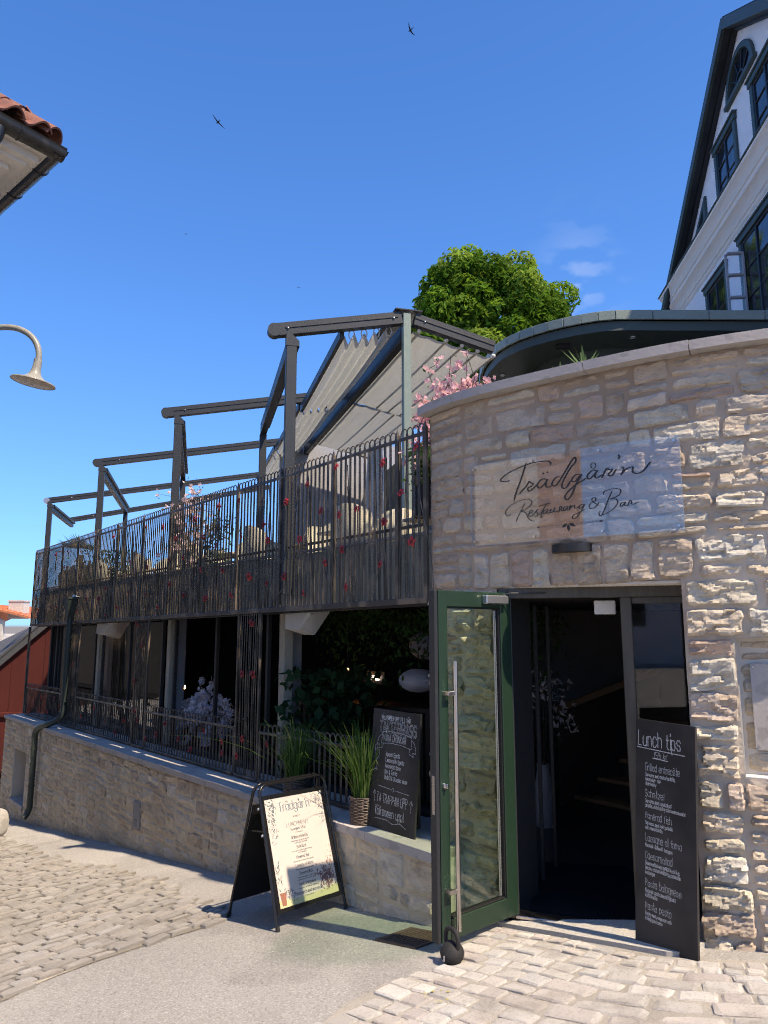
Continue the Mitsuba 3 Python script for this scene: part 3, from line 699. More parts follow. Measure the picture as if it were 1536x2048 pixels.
# ---------------------------------------------------------------- railings
# poppy ornament: five cupped petals and a dark heart, in the plane of the bars
def poppy(r=.042, seed=0):
    q = np.random.default_rng(seed); v, f = [], []
    for k in range(5):
        a = 2 * math.pi * k / 5 + q.normal(0, .1); w = .62
        base = len(v)
        for (rr, da, h) in [(.15, 0, .0), (.62, -w, .010), (1.0, -w * .55, .006), (1.08, 0, .003), (1.0, w * .55, .006), (.62, w, .010), (.62, 0, .014)]:
            v.append((r * rr * math.cos(a + da), r * rr * math.sin(a + da), h))
        f += [[base, base + 1, base + 6], [base + 1, base + 2, base + 6], [base + 2, base + 3, base + 6], [base + 3, base + 4, base + 6], [base + 4, base + 5, base + 6], [base + 5, base, base + 6]]
    m = mesh(v, f)
    m2 = m.copy(); m2.invert(); m2.apply_translation((0, 0, -.002))
    return cat_([m, m2])
HEART = trimesh.creation.icosphere(1, .011)
PETALS = [mikit.ply(poppy(seed=k), 'm_red' if k % 2 else 'm_red_dark') for k in range(5)]
HEARTD = mikit.ply(HEART, 'm_redheart', smooth=True)
def frame_at(p, roll=0.0, tilt=0.0, s=1.0):
    M = np.eye(4)
    x, y, n = -U3, Z3, N3
    c, q = math.cos(roll), math.sin(roll)
    X = x * c + y * q; Y = -x * q + y * c
    ct, st_ = math.cos(tilt), math.sin(tilt)
    X2 = X * ct + n * st_; n2 = np.cross(X2, Y)
    M[:3, 0], M[:3, 1], M[:3, 2], M[:3, 3] = X2 * s, Y * s, n2 * s, p
    return T(M)
frng = np.random.default_rng(77)
def flower(parent, u, z, off=.045):
    tw = frame_at(fp(u, z, off), frng.uniform(0, 6), frng.normal(0, .25), frng.uniform(.75, 1.15))
    k = key('poppy', parent); scene[k] = {**PETALS[frng.integers(5)], 'to_world': tw}
    k2 = key('heart', k)
    tw2 = frame_at(fp(u, z, off + .014)); scene[k2] = {**HEARTD, 'to_world': tw2}
def hooped(u, z0, z1, w, n=8):
    """one rod bent to a hairpin: up, over and down again"""
    a = np.linspace(math.pi, 0, n)
    top = [fp(u - w / 2 * math.cos(t), z1 + w * .78 * math.sin(t), 0) for t in a]
    return [fp(u + w / 2, z0(u + w / 2), 0)] + top + [fp(u - w / 2, z0(u - w / 2), 0)]
POSTS = [.0, .37, 1.37, 2.39, 3.42, 4.45, 5.52, 6.60, 7.79, 8.90, 10.07, 11.16, 12.31, 13.42]
up = thing('terrace_railing', 'tall dark iron railing along the roof terrace edge, with hooped bars and red poppies', 'railing')
put('bottom_rail', beam(fp(-.02, rail_low(0), 0), fp(13.44, rail_low(13.42), 0), .045, .05), 'm_iron', up)
put('top_rail', cat_([beam(fp(-.02, RAIL, .012), fp(13.44, RAIL, .012), .008, .034)]), 'm_iron', up)
put('middle_rail', beam(fp(0, 2.84, -.012), fp(13.42, 2.80, -.012), .008, .03), 'm_iron', up)
for u in POSTS: put('post', cat_([cbox(fp(u - .02, float(rail_low(u)) - .02, -.018), U3 * .04, N3 * .036, Z3 * (RAIL + .075 - float(rail_low(u))), .004),
                                  trimesh.convex.convex_hull(np.array([fp(u + a, RAIL + .055, b) for a in (-.013, .013) for b in (-.013, .013)] + [fp(u, RAIL + .125, 0)]))]), 'm_iron', up)
for k in range(174):
    u = .045 + k * .077
    if min(abs(u - q) for q in POSTS) < .022: continue
    put('hooped_bar', tube(hooped(u, lambda q: float(rail_low(q)), RAIL + .02, .096, 7), .0062, 5), 'm_iron', up)
UPF = [(1.26, 3.54), (.52, 3.45), (.06, 3.51), (.27, 3.14), (1.78, 3.45), (2.2, 3.32), (1.52, 3.14), (1.2, 3.06), (.91, 3.08), (.5, 2.91), (2.68, 3.13), (3.22, 3.06), (2.58, 2.94), (1.91, 2.89), (1.14, 2.72), (.13, 2.7), (1.43, 2.61), (.56, 2.54), (2.99, 2.56), (2.58, 2.47), (2.21, 2.52), (1.82, 2.33), (1.07, 2.36), (3.43, 2.36),
       (7.87, 3.5), (6.36, 3.5), (5.67, 3.42), (3.85, 3.49), (3.31, 3.49), (4.55, 3.41), (5.18, 3.21), (4.27, 3.14), (3.88, 2.99), (6.98, 3.01), (6.21, 2.87), (5.86, 3.04), (5.39, 2.93), (4.9, 2.92), (8.47, 3.02), (7.93, 2.95), (4.32, 2.72), (3.68, 2.67), (5.33, 2.57), (4.82, 2.41), (4.14, 2.35), (8.13, 2.63), (8.48, 2.47), (6.23, 2.47), (7.0, 2.53), (5.74, 2.27), (7.49, 2.3), (8.05, 2.19), (10.28, 2.23), (9.75, 2.27), (11.21, 2.38), (11.65, 2.39), (12.15, 2.85), (11.51, 2.76), (10.6, 3.46), (11.5, 3.48), (10.8, 3.17), (9.19, 2.49), (12.9, 3.3), (13.0, 2.6)]
for u, z in UPF:
    # a stalk, bent out of the row, carries each flower
    z0 = float(rail_low(u)); lean = frng.normal(0, .09)
    put('stalk', tube(smooth_path([fp(u - lean, z0, .012), fp(u - lean * .7, z0 + (z - z0) * .4, .03), fp(u + frng.normal(0, .02), z0 + (z - z0) * .8, .04), fp(u, z, .04)], 4), .0045, 5), 'm_iron', up)
    flower(up, u, z)
def lean_stalks(parent, u0, u1, n, z0f, z1):
    for _ in range(n):
        u = frng.uniform(u0, u1); l = frng.normal(0, .07)
        put('stalk', tube(smooth_path([fp(u, z0f(u), .014), fp(u + l * .3, z0f(u) + (z1 - z0f(u)) * .5, .024), fp(u + l, z1 - frng.uniform(0, .3), .02)], 3), .0045, 4), 'm_iron', parent)
lean_stalks(up, .1, 8.0, 44, lambda u: float(rail_low(u)), 3.55)
# rods in front of the columns between the two floors
SCREENS = [(2.77, 3.29, 'nearest to the entrance'), (6.13, 6.62, 'in the middle of the frontage'), (9.60, 10.5, 'behind the downpipe')]
SF = {0: [(2.9, 2.03), (3.09, 1.47), (2.84, 1.47), (3.04, .76), (3.16, .56)], 1: [(6.53, 1.18), (6.29, 1.72), (6.51, 2.02), (6.31, .64), (6.46, .76)], 2: [(10.35, .51), (9.8, 1.3), (10.0, .8)]}
lowz = lambda u: float(lip(u)) + .03
for k, (a, b, wh) in enumerate(SCREENS):
    sc_ = thing('rod_screen', 'tall screen of thin iron rods with poppies ' + wh, 'railing')
    put('bottom_rail', beam(fp(a, lowz(a), 0), fp(b, lowz(b), 0), .04, .03), 'm_iron', sc_)
    for u in (a, b): put('post', cbox(fp(u - .015, lowz(u), -.014), U3 * .03, N3 * .028, Z3 * (float(rail_low(u)) - .03 - lowz(u)), .003), 'm_iron', sc_)
    n = int((b - a) / .052)
    for j in range(1, n):
        u = a + (b - a) * j / n; q = frng.normal(0, .014)
        put('rod', tube([fp(u, lowz(u), 0), fp(u + q, 1.3, .006), fp(u, float(rail_low(u)) - .03, 0)], .006, 5), 'm_iron', sc_)
    lean_stalks(sc_, a + .04, b - .04, 5, lowz, 2.0)
    for u, z in SF[k]: flower(sc_, u, z)
LOWP = [(.12, 2.72, .955, .86, 'on the ledge, nearest the entrance behind the grass pots', 26), (3.33, 6.09, .848, .777, 'on the ledge in front of the white blossom tree', 27), (6.67, 9.56, .777, .725, 'on the ledge, second from the far left', 28), (10.55, 13.36, .71, .645, 'on the ledge at the far left end', 29)]
LF = {0: [(2.49, .77), (1.8, .8), (.9, .55)], 1: [(3.54, .67), (5.25, .7), (5.57, .52), (4.81, .55), (5.95, .42), (4.42, .47), (4.04, .74), (3.53, .55)], 2: [(8.35, .64), (9.05, .44), (7.75, .47), (6.88, .58), (7.24, .36)], 3: [(11.88, .56), (10.87, .6), (12.5, .36), (11.29, .31), (12.88, .19)]}
for k, (a, b, za, zb, wh, sd) in enumerate(LOWP):
    lr = thing('ledge_railing', 'low hooped iron railing ' + wh, 'railing')
    zt = lambda u: za + (zb - za) * (u - a) / (b - a)
    put('bottom_rail', beam(fp(a, lowz(a), 0), fp(b, lowz(b), 0), .04, .03), 'm_iron', lr)
    put('top_rail', beam(fp(a, zt(a), .011), fp(b, zt(b), .011), .008, .03), 'm_iron', lr)
    for u in (a, b): put('post', cbox(fp(u - .014, lowz(u), -.012), U3 * .028, N3 * .024, Z3 * (zt(u) + .02 - lowz(u)), .003), 'm_iron', lr)
    n = int((b - a) / .089)
    for j in range(n):
        u = a + (b - a) * (j + .5) / n
        put('hooped_bar', tube(hooped(u, lowz, zt(u) + .012, .108, 7), .006, 5), 'm_iron', lr)
    for u, z in LF[k]: flower(lr, u, z)
ep = thing('corner_post', 'thin iron corner post at the far left end of the ledge', 'post')
put('shaft', cbox(fp(13.44, lowz(13.4), -.02), U3 * .05, N3 * .05, Z3 * (float(rail_low(13.4)) - .035 - lowz(13.4)), .004), 'm_iron', ep)

# ---------------------------------------------------------------- downpipe with its hopper
dp = thing('downpipe', 'dark green downpipe with a flared hopper, running from the terrace edge down the low wall', 'downpipe')
path = [fp(9.98, 2.42, .10), fp(9.98, 1.4, .10), fp(9.98, .52, .10), fp(9.99, .36, .12), fp(10.12, .24, .22), fp(10.5, .115, .37), fp(10.62, .02, .40), fp(10.64, -.12, .40), fp(10.66, -.8, .40), fp(10.66, -1.34, .40), fp(10.64, -1.44, .44), fp(10.62, -1.50, .50)]
put('pipe', tube(np.vstack([path[0:2], smooth_path(path[2:8], 5), path[8:]]), .055, 12), 'm_pipe', dp, smooth=50)
def loft(r0, r1):
    v = [fp(9.98 + x, z, .10 + y) for (a, b, z) in (r0, r1) for x, y in ((-a, -b), (a, -b), (a, b), (-a, b))]
    return trimesh.convex.convex_hull(np.array(v))
put('hopper', cat_([loft((.06, .06, 2.16), (.17, .09, 2.50)), loft((.18, .10, 2.502), (.18, .10, 2.54))]), 'm_pipe', dp)
put('outlet_spout', tube([fp(10.02, 2.53, -.05), fp(10.0, 2.565, .06)], .03, 8), 'm_white_paint', dp)
for u, z, o in [(9.98, 1.75, .1), (9.98, .62, .1), (10.645, -.28, .40), (10.66, -.95, .40)]:
    put('bracket', cat_([tube([fp(u, z - .02, o), fp(u, z + .02, o)], .062, 12), cbox(fp(u - .1, z - .008, o - .02), U3 * .05, N3 * .03, Z3 * .016)]), 'm_pipe', dp, smooth=50)
put('joint_sleeve', tube([fp(10.66, -.52, .40), fp(10.66, -.46, .40)], .0585, 12), 'm_alu', dp, smooth=50)
# ---------------------------------------------------------------- pergola over the terrace
DV = unit(V(-.25, .968)); NV = V(DV[1], -DV[0])                  # along the ridge, and across to the building
def gp(d, n, z): return V(*(DV * d + NV * n), z)
D3, NN3 = V(*DV, 0), V(*NV, 0)
FR = [7.78, 11.40, 15.40, 20.55, 24.1]
EA = [.917, -.41, -2.02, -3.94]
EZ_ = 5.20
RN = 2.28
def ridge_z(d): return 5.67 + .064 * (d - 7.78)
perg = thing('terrace_pergola', 'anthracite metal pergola frame stepping back over the roof terrace', 'pergola')
for i, (d, n) in enumerate(zip(FR, EA)):
    c = gp(d, n, 0)
    put('post', cbox(gp(d - .055, n - .06, 2.33), D3 * .11, NN3 * .12, Z3 * (EZ_ - 2.33), .006), 'm_anthracite', perg)
    # curved bracket on the post head
    put('post_head', trimesh.convex.convex_hull(np.array([gp(d + a, n + b, z) for a in (-.06, .06) for b, z in ((-.065, EZ_ - .06), (.085, EZ_ - .06), (-.065, EZ_ + .09), (-.02, EZ_ + .10), (.085, EZ_ + .0))])), 'm_anthracite', perg)
    d2 = FR[i + 1]
    put('eaves_beam', beam(gp(d + .06, n + .0, EZ_ - .05), gp(d2 - .05, n + .0, EZ_ - .05), .10, .17), 'm_anthracite', perg)
    put('eaves_gutter', beam(gp(d + .06, n + .075, EZ_ - .0), gp(d2 - .05, n + .075, EZ_ - .0), .05, .06), 'm_anthracite_dark', perg)
    if i < 3: put('post', cbox(gp(d2 - .06, n - .055, 2.33), D3 * .10, NN3 * .11, Z3 * (EZ_ - .135 - 2.33), .006), 'm_anthracite', perg)
tips = [.72, -.60, -2.13, -4.03, -3.95]
for i, d in enumerate(FR):
    a, b = gp(d, tips[i], EZ_ + .115), gp(d, RN - .06, ridge_z(d) - .04)
    rf = put('rafter', beam(a, b, .10, .15), 'm_anthracite', perg)
    dirn = unit(b - a); upv = np.cross(NN3 * 0 + np.cross(dirn, Z3), dirn)
    put('channel', beam(a - D3 * .053 + dirn * .12 + upv * .012, b - D3 * .053 - dirn * .05 + upv * .012, .012, .022), 'm_anthracite_dark', rf)
    put('end_cap', tube([a - D3 * .056, a + D3 * .056], .078, 14), 'm_alu' if i == 3 else 'm_anthracite', rf, smooth=40)
    for q in (.10, .93):
        c = a + (b - a) * q - D3 * .058
        put('bolt', trimesh.creation.icosphere(1, .013).apply_translation(c), 'm_alu', rf)
    # right-hand slope towards the round pavilion
    if i < 3:
        a2, b2 = gp(d, RN + .10, ridge_z(d) - .04), gp(d, RN + 1.12 + .25 * i, ridge_z(d) - .285 - .06 * i)
        r2 = put('rafter', beam(a2, b2, .10, .15), 'm_anthracite', perg)
        put('channel', beam(a2 - D3 * .053 + V(0, 0, .012), b2 - D3 * .053 + V(0, 0, .012), .012, .022), 'm_anthracite_dark', r2)
        put('bolt', trimesh.creation.icosphere(1, .013).apply_translation(a2 + (b2 - a2) * .12 - D3 * .056), 'm_alu', r2)
put('ridge_beam', beam(gp(7.84, RN, ridge_z(7.84) - .20), gp(20.5, RN, ridge_z(20.5) - .20), .10, .20), 'm_anthracite_dark', perg)
put('ridge_cover', beam(gp(7.70, RN + .02, ridge_z(7.7) + .055), gp(20.5, RN + .02, ridge_z(20.5) + .055), .34, .02), 'm_anthracite_dark', perg)
put('ridge_post', cbox(gp(7.72, RN - .048, 2.33), D3 * .09, NN3 * .096, Z3 * (ridge_z(7.78) + .02 - 2.33), .006), 'm_sage', perg, label='pale green ridge post')
# awnings: folded on the left slope, drawn out on the right slope
def left_pt(d, n, drop=0.0):
    i = int(np.clip(np.searchsorted(FR, d) - 1, 0, 3))
    t0, tr = EZ_ + .115, ridge_z(d) - .04
    tip = tips[i]
    zz = tr - (tr - t0) * (RN - .06 - n) / (RN - .06 - tip)
    return gp(d, n, zz - .085 - drop)
awn = thing('folded_awning', 'pale grey fabric awning folded up in pleats beside the pergola ridge', 'awning')
for b, (d0, d1) in enumerate([(7.86, 11.30), (11.50, 15.30), (15.5, 20.4)]):
    rows = []
    for k in range(41):
        n = RN - .12 - .62 * k / 40
        ph = (k % 8) / 8.0
        drop = .02 + .13 * math.sin(math.pi * ph) ** 2 * (1 if k > 4 else .6)
        rows.append([left_pt(d0, n, drop), left_pt(d1, n, drop + .0)])
    R = np.array(rows)
    nseg = 9
    tt = np.linspace(0, 1, nseg)
    v = (R[:, :1] * (1 - tt)[None, :, None] + R[:, 1:] * tt[None, :, None])
    sag = np.sin(np.pi * tt)[None, :, None] * V(0, 0, -.035)
    v = (v + sag).reshape(-1, 3)
    f = [[i * nseg + j, (i + 1) * nseg + j, (i + 1) * nseg + j + 1, i * nseg + j + 1] for i in range(40) for j in range(nseg - 1)]
    put('pleated_cloth', mesh(v, f), 'm_fabric', awn, smooth=True)
    put('front_bar', beam(left_pt(d0, RN - .76, .0), left_pt(d1, RN - .76, .0), .05, .12), 'm_anthracite', awn)
    for q in range(4): put('loop', tube([left_pt(d0 - .03, RN - .2 - .15 * q, .0) + V(0, 0, .02 - .0 * q) + NN3 * .035 * math.cos(t) + V(0, 0, .06 * (math.sin(t) - 1)) for t in np.linspace(0, 2 * math.pi, 13)], .007, 5), 'm_fabric_thin', awn)
awr = thing('open_awning', 'pale grey fabric awning drawn out over the right side of the roof terrace', 'awning')
for b, (d0, d1) in enumerate([(7.86, 11.38), (11.42, 15.38)]):
    K, nseg = 48, 9
    rows = []
    for k in range(K + 1):
        q = k / K
        n = RN + .12 + (1.02 + .25 * b) * q
        sag = .012 + .022 * (1 - abs(2 * ((q * 5) % 1) - 1)) ** .5
        rows.append([gp(d, n, ridge_z(d) - .135 - .24 * q - sag - .03 * math.sin(math.pi * (d - d0) / (d1 - d0))) for d in np.linspace(d0, d1, nseg)])
    v = np.array(rows).reshape(-1, 3)
    f = [[i * nseg + j, (i + 1) * nseg + j, (i + 1) * nseg + j + 1, i * nseg + j + 1] for i in range(K) for j in range(nseg - 1)]
    put('cloth', mesh(v, f), 'm_fabric', awr, smooth=True)
    for q in (.06, .4, .6, .8, 1.0):
        n = RN + .12 + (1.02 + .25 * b) * q
        put('cloth_bar', beam(gp(d0, n, ridge_z(d0) - .145 - .24 * q), gp(d1, n, ridge_z(d1) - .145 - .24 * q), .03, .03), 'm_fabric_thin', awr)
        put('clip', trimesh.creation.icosphere(1, .028).apply_translation(gp(d0 - .03, n, ridge_z(d0) - .135 - .24 * q)), 'm_white_paint', awr)
bk = thing('terrace_backdrop', 'grey cladding wall at the back of the roof terrace, under the awnings', 'wall')
put('cladding', pbox(gp(8.6, RN + 1.45, 2.33), D3 * 8.0, NN3 * .08, Z3 * 2.9), 'm_fascia_dark', bk)
put('rear_cladding', pbox(gp(16.0, RN - .6, 2.33), NN3 * 3.2, D3 * .08, Z3 * 3.9), 'm_grey_post', bk)

# ---------------------------------------------------------------- round pavilion on the roof
pav = thing('round_pavilion', 'dark green flat-roofed rounded pavilion rising behind the top of the stone wall', 'building')
edge = np.array([(1.62, 11.2), (1.42, 10.3), (1.362, 9.73), (1.355, 9.42), (1.395, 9.07), (1.455, 8.78), (1.55, 8.57), (1.67, 8.39), (1.81, 8.24), (1.96, 8.11), (2.12, 8.0), (2.30, 7.90), (2.48, 7.825), (2.67, 7.785), (3.1, 7.78), (3.75, 7.785), (4.4, 7.79), (5.6, 7.80)])
def inset(P, d):
    t = np.gradient(P, axis=0); t /= np.linalg.norm(t, axis=1, keepdims=True)
    return P + d * np.stack([-t[:, 1], t[:, 0]], 1)
for i in range(len(edge) - 1):                                    # fascia in separate sheets with open joints
    a, b = edge[i], edge[i + 1]; d = unit(b - a); n = V(-d[1], d[0])
    a2, b2 = a + d * .004, b - d * .004
    put('fascia_sheet', cbox((*a2, 5.492), (*(b2 - a2), 0), (*(n * .03), 0), (0, 0, .112), .003), 'm_fascia', pav)
def ribbon(P, z0, z1, t):
    Q = inset(P, t); n = len(P)
    v = np.vstack([np.c_[P, np.full(n, z0)], np.c_[P, np.full(n, z1)], np.c_[Q, np.full(n, z1)], np.c_[Q, np.full(n, z0)]])
    f = []
    for i in range(n - 1):
        for k in range(4): f.append([k * n + i, k * n + i + 1, ((k + 1) % 4) * n + i + 1, ((k + 1) % 4) * n + i])
    m = mesh(v, f)
    return m
dense = lambda P, k=6: CubicSpline(np.r_[0, np.cumsum(np.hypot(*np.diff(P, axis=0).T))], P)(np.linspace(0, np.cumsum(np.hypot(*np.diff(P, axis=0).T))[-1], k * len(P)))
E2 = dense(edge)
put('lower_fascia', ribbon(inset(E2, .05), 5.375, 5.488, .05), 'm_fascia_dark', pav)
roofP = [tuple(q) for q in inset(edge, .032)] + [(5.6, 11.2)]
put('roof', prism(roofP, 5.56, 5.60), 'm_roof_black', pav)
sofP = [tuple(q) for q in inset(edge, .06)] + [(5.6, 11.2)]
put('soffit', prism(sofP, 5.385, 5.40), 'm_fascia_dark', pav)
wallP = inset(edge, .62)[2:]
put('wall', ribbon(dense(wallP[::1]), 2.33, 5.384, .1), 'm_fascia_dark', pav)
for x, y in [(1.62, 9.35), (2.15, 8.32), (2.95, 8.05), (4.35, 8.05), (1.75, 9.95)]:
    dl = put('downlight', lathe([(.0001, 5.381), (.026, 5.381), (.027, 5.376), (.036, 5.376), (.038, 5.384)], 16, (x, y, 0)), 'm_alu', pav, smooth=40)
put('junction_box', cbox((2.08, 8.26, 5.33), (.16, -.04, 0), (.02, .06, 0), (0, 0, .052)), 'm_black', pav)
# ---------------------------------------------------------------- door frame, glass door, sill
HG = V(.93, 5.36); FD = unit(V(1.65, 5.08) - HG); FN = V(FD[1], -FD[0])     # hinge, along the frame, out to the street
def dp_(f, z, o=0.0): return V(*(HG + FD * f + FN * o), z)
FD3, FN3 = V(*FD, 0), V(*FN, 0)
fr = thing('door_frame', 'bronze metal door frame with a glazed side panel, set back in the stone opening', 'door frame')
def fbar(f0, f1, z0, z1, o=-.03, t=.07, e=.004, base='frame', bs='m_bronze'):
    return put(base, cbox(dp_(f0, z0, o), FD3 * (f1 - f0), FN3 * t, Z3 * (z1 - z0), e), bs, fr)
fbar(-.07, 0.0, .0, 2.285, base='hinge_post')
fbar(.787, .862, .0, 2.20, base='mullion')
fbar(.0, 1.26, 2.20, 2.285, base='head', t=.08)
fbar(1.20, 1.27, .0, 2.20, base='side_post')
fbar(.862, 1.20, .0, .10, base='bottom_rail'); fbar(.862, 1.20, 2.155, 2.20, base='top_bead', t=.05)
fbar(.0, .787, .008, .030, base='sill', o=-.06, t=.12, bs='m_steel')
put('side_pane', mesh([dp_(.862, .10), dp_(1.20, .10), dp_(1.20, 2.155), dp_(.862, 2.155)], [[0, 1, 2, 3]]), 'm_glass', fr)
put('sign_box', cbox(dp_(.595, 2.085, -.20), FD3 * .15, FN3 * .05, Z3 * .10), 'm_white_paint', fr)
put('strike_post', cat_([cbox(dp_(.05, .02, -.75), FD3 * .03, FN3 * .03, Z3 * 2.15), cbox(dp_(.10, .02, -1.1), FD3 * .03, FN3 * .03, Z3 * 2.15)]), 'm_anthracite', fr)
stk = put('notice', mesh([dp_(1.12, .86, .006), dp_(1.19, .86, .006), dp_(1.19, .98, .006), dp_(1.12, .98, .006)], [[0, 1, 2, 3]]), 'm_sticker_white', fr)
put('yellow_notice', mesh([dp_(1.12, .79, .006), dp_(1.19, .79, .006), dp_(1.19, .85, .006), dp_(1.12, .85, .006)], [[0, 1, 2, 3]]), 'm_yellow', fr)

FE = V(.32, 4.85); DD = unit(HG - FE); DN = V(DD[1], -DD[0]); LW = float(np.hypot(*(HG - FE))) - .015
def lp_(a, z, o=0.0): return V(*(FE + DD * a + DN * o), z)
DD3, DN3 = V(*DD, 0), V(*DN, 0)
door = thing('glass_door', 'green framed glass door standing wide open with a long steel pull bar', 'door')
Z0, Z1 = .035, 2.24
def dbar(a0, a1, z0, z1, base, bs='m_door', o=-.03, t=.066, e=.004): return put(base, cbox(lp_(a0, z0, o), DD3 * (a1 - a0), DN3 * t, Z3 * (z1 - z0), e), bs, door)
dbar(.0, .030, Z0, Z1, 'edge_profile', 'm_anthracite_dark', o=-.032, t=.060)
dbar(.030, .112, Z0, Z1, 'lock_stile'); dbar(LW - .125, LW - .012, Z0, Z1, 'hinge_stile'); dbar(LW - .012, LW, Z0, Z1, 'hinge_edge', 'm_anthracite_dark')
dbar(.112, LW - .125, Z1 - .11, Z1, 'top_rail', o=-.0295, t=.064); dbar(.112, LW - .125, Z0, Z0 + .125, 'bottom_rail', o=-.0295, t=.064)
for a0, a1, z0, z1 in [(.112, .122, Z0 + .125, Z1 - .11), (LW - .135, LW - .125, Z0 + .125, Z1 - .11), (.122, LW - .135, Z0 + .125, Z0 + .135), (.122, LW - .135, Z1 - .12, Z1 - .11)]:
    put('glazing_bead', cbox(lp_(a0, z0, -.02), DD3 * (a1 - a0), DN3 * .045, Z3 * (z1 - z0), .002), 'm_black', door)
for q in (LW - .165, LW - .150): put('glass_edge_line', cbox(lp_(q, Z0 + .14, -.004), DD3 * .006, DN3 * .008, Z3 * (Z1 - Z0 - .27), .001), 'm_alu', door)
put('pane', mesh([lp_(.118, Z0 + .13), lp_(LW - .13, Z0 + .13), lp_(LW - .13, Z1 - .115), lp_(.118, Z1 - .115)], [[0, 1, 2, 3]]), 'm_glass_green', door)
hd = put('pull_bar', tube([lp_(.128, .10, .085), lp_(.128, 1.77, .085)], .0165, 14), 'm_steel', door, smooth=40)
for z in (.34, 1.56):
    put('bracket', cat_([cbox(lp_(.055, z - .014, .031), DD3 * .03, DN3 * .06, Z3 * .028, .003), cbox(lp_(.055, z - .014, .075), DD3 * .075, DN3 * .018, Z3 * .028, .003)]), 'm_steel', hd)
put('back_pull_bar', tube([lp_(.128, .10, -.085), lp_(.128, 1.77, -.085)], .0165, 12), 'm_steel', door, smooth=40)
put('lock_cylinder', cat_([tube([lp_(.062, .975, .034), lp_(.062, .975, .052)], .020, 14), cbox(lp_(.054, .962, .05), DD3 * .016, DN3 * .022, Z3 * .03, .003)]), 'm_chrome', door, smooth=40)
put('strike_plate', cbox(lp_(-.002, .80, -.014), DD3 * .004, DN3 * .024, Z3 * .24, .001), 'm_steel', door)
put('door_closer', cat_([cbox(lp_(.46, 2.155, .036), DD3 * .235, DN3 * .048, Z3 * .062, .006)]), 'm_alu', door)
put('closer_arm', tube([lp_(.66, 2.222, .06), lp_(.70, 2.235, .10), dp_(.28, 2.235, .05)], .006, 6), 'm_anthracite_dark', door)
for z in (.25, 1.15, 2.0): put('hinge', tube([lp_(LW + .006, z, .012), lp_(LW + .006, z + .10, .012)], .011, 10), 'm_anthracite_dark', door, smooth=40)

# kettlebell propping the door
kx, ky = .41, 4.665; kz = float(ground_z(kx, ky)) + .004
kb = thing('kettlebell', 'black iron kettlebell standing on the ground against the foot of the open door', 'kettlebell')
body = trimesh.creation.icosphere(4, .082); v = np.array(body.vertices)
v[:, 2] = np.where(v[:, 2] < -.062, -.062 + (v[:, 2] + .062) * .1, v[:, 2]); v[:, :2] *= (1 + .06 * (1 - np.abs(v[:, 2:3]) / .08)); body.vertices = v
body.apply_translation((kx, ky, kz + .064))
KS = np.eye(4); KS[:3, :3] *= .84; KS[:3, 3] = V(kx, ky, kz) * .16
body.apply_transform(KS)
put('bell', body, 'm_rubber', kb, smooth=True)
hdir = unit(V(.55, -.83, 0))
hp = smooth_path([V(kx, ky, kz + .105) + hdir * -.055, V(kx, ky, kz + .165) + hdir * -.070, V(kx, ky, kz + .212) + hdir * -.045, V(kx, ky, kz + .222), V(kx, ky, kz + .212) + hdir * .045, V(kx, ky, kz + .165) + hdir * .070, V(kx, ky, kz + .105) + hdir * .055], 5)
put('handle', tube(hp, .0165, 12).apply_transform(KS), 'm_rubber', kb, smooth=60)
put('weight_mark', cat_([tube([V(kx, ky, kz + .05) + V(-.064, -.062, 0) * 1.0 + V(.003 * math.cos(t), -.003 * math.cos(t), .010 * math.sin(t) + q) for t in np.linspace(0, 6.3, 10)], .0022, 4) for q in (.008, -.010)]).apply_transform(KS), 'm_chalk', kb)

# door mat and hall inside
matp = [(1.03, 5.42), (1.62, 5.19), (2.10, 5.55), (2.0, 6.35), (1.35, 6.45)]
put('entrance_mat', prism(matp, .014, .026), 'm_mat', label='large black mat on the floor just inside the open doorway', cat='mat')
st = thing('indoor_stair', 'dim wooden staircase inside the doorway, rising to the right', 'staircase')
for k in range(5):
    o = V(1.98 + .16 * k, 8.1 + .10 * k, .17 + .19 * k)
    put('tread', cbox(o, V(.62, -.72, 0) * 1.5, V(.24, .20, 0), V(0, 0, .04)), 'm_wood_step', st)
    put('riser', pbox(o + V(.03, .02, -.17), V(.62, -.72, 0) * 1.48, V(.02, .02, 0), V(0, 0, .168)), 'm_black', st)
put('handrail', beam((1.86, 8.0, 1.10), (3.0, 8.0, 1.52), .05, .07), 'm_wood_step', st)
put('balustrade', pbox((1.88, 8.03, .1), (1.14, 0, .42), (0, .05, 0), (0, 0, .96)), 'm_black', st)
put('hall_pillar', cbox((1.62, 8.9, .012), (.08, 0, 0), (0, .08, 0), (0, 0, 2.18)), 'm_wall_in', label='slim dark pillar at the back of the entrance hall', cat='pillar')

# ---------------------------------------------------------------- clear sign on the wall
sg = thing('wall_sign', 'clear bent acrylic sign with black script lettering above the entrance', 'sign')
SO = .043
n = 60; ss = np.linspace(.52, 2.065, n)
for o, flip in ((SO, False),):
    v = np.vstack([wp(ss, np.full(n, 2.605), np.full(n, o)), wp(ss, np.full(n, 3.225), np.full(n, o))])
    put('panel', mesh(v, [[i, i + 1, n + i + 1, n + i] for i in range(n - 1)]), 'm_acrylic', sg, smooth=True)
put('panel_edge', cat_([strip(wp, .52, 2.065, z, z + .0025, SO - .005, SO + .001, .03) for z in (2.602, 3.2235)] + [strip(wp, s, s + .003, 2.604, 3.224, SO - .005, SO + .001) for s in (.518, 2.064)]), 'm_edge', sg)
for s in (.55, 1.05, 1.55, 2.035):
    for z in (2.635, 3.195): put('standoff', tube([wp(s, z, -.01), wp(s, z, SO + .010)], .009, 10), 'm_steel', sg, smooth=40)
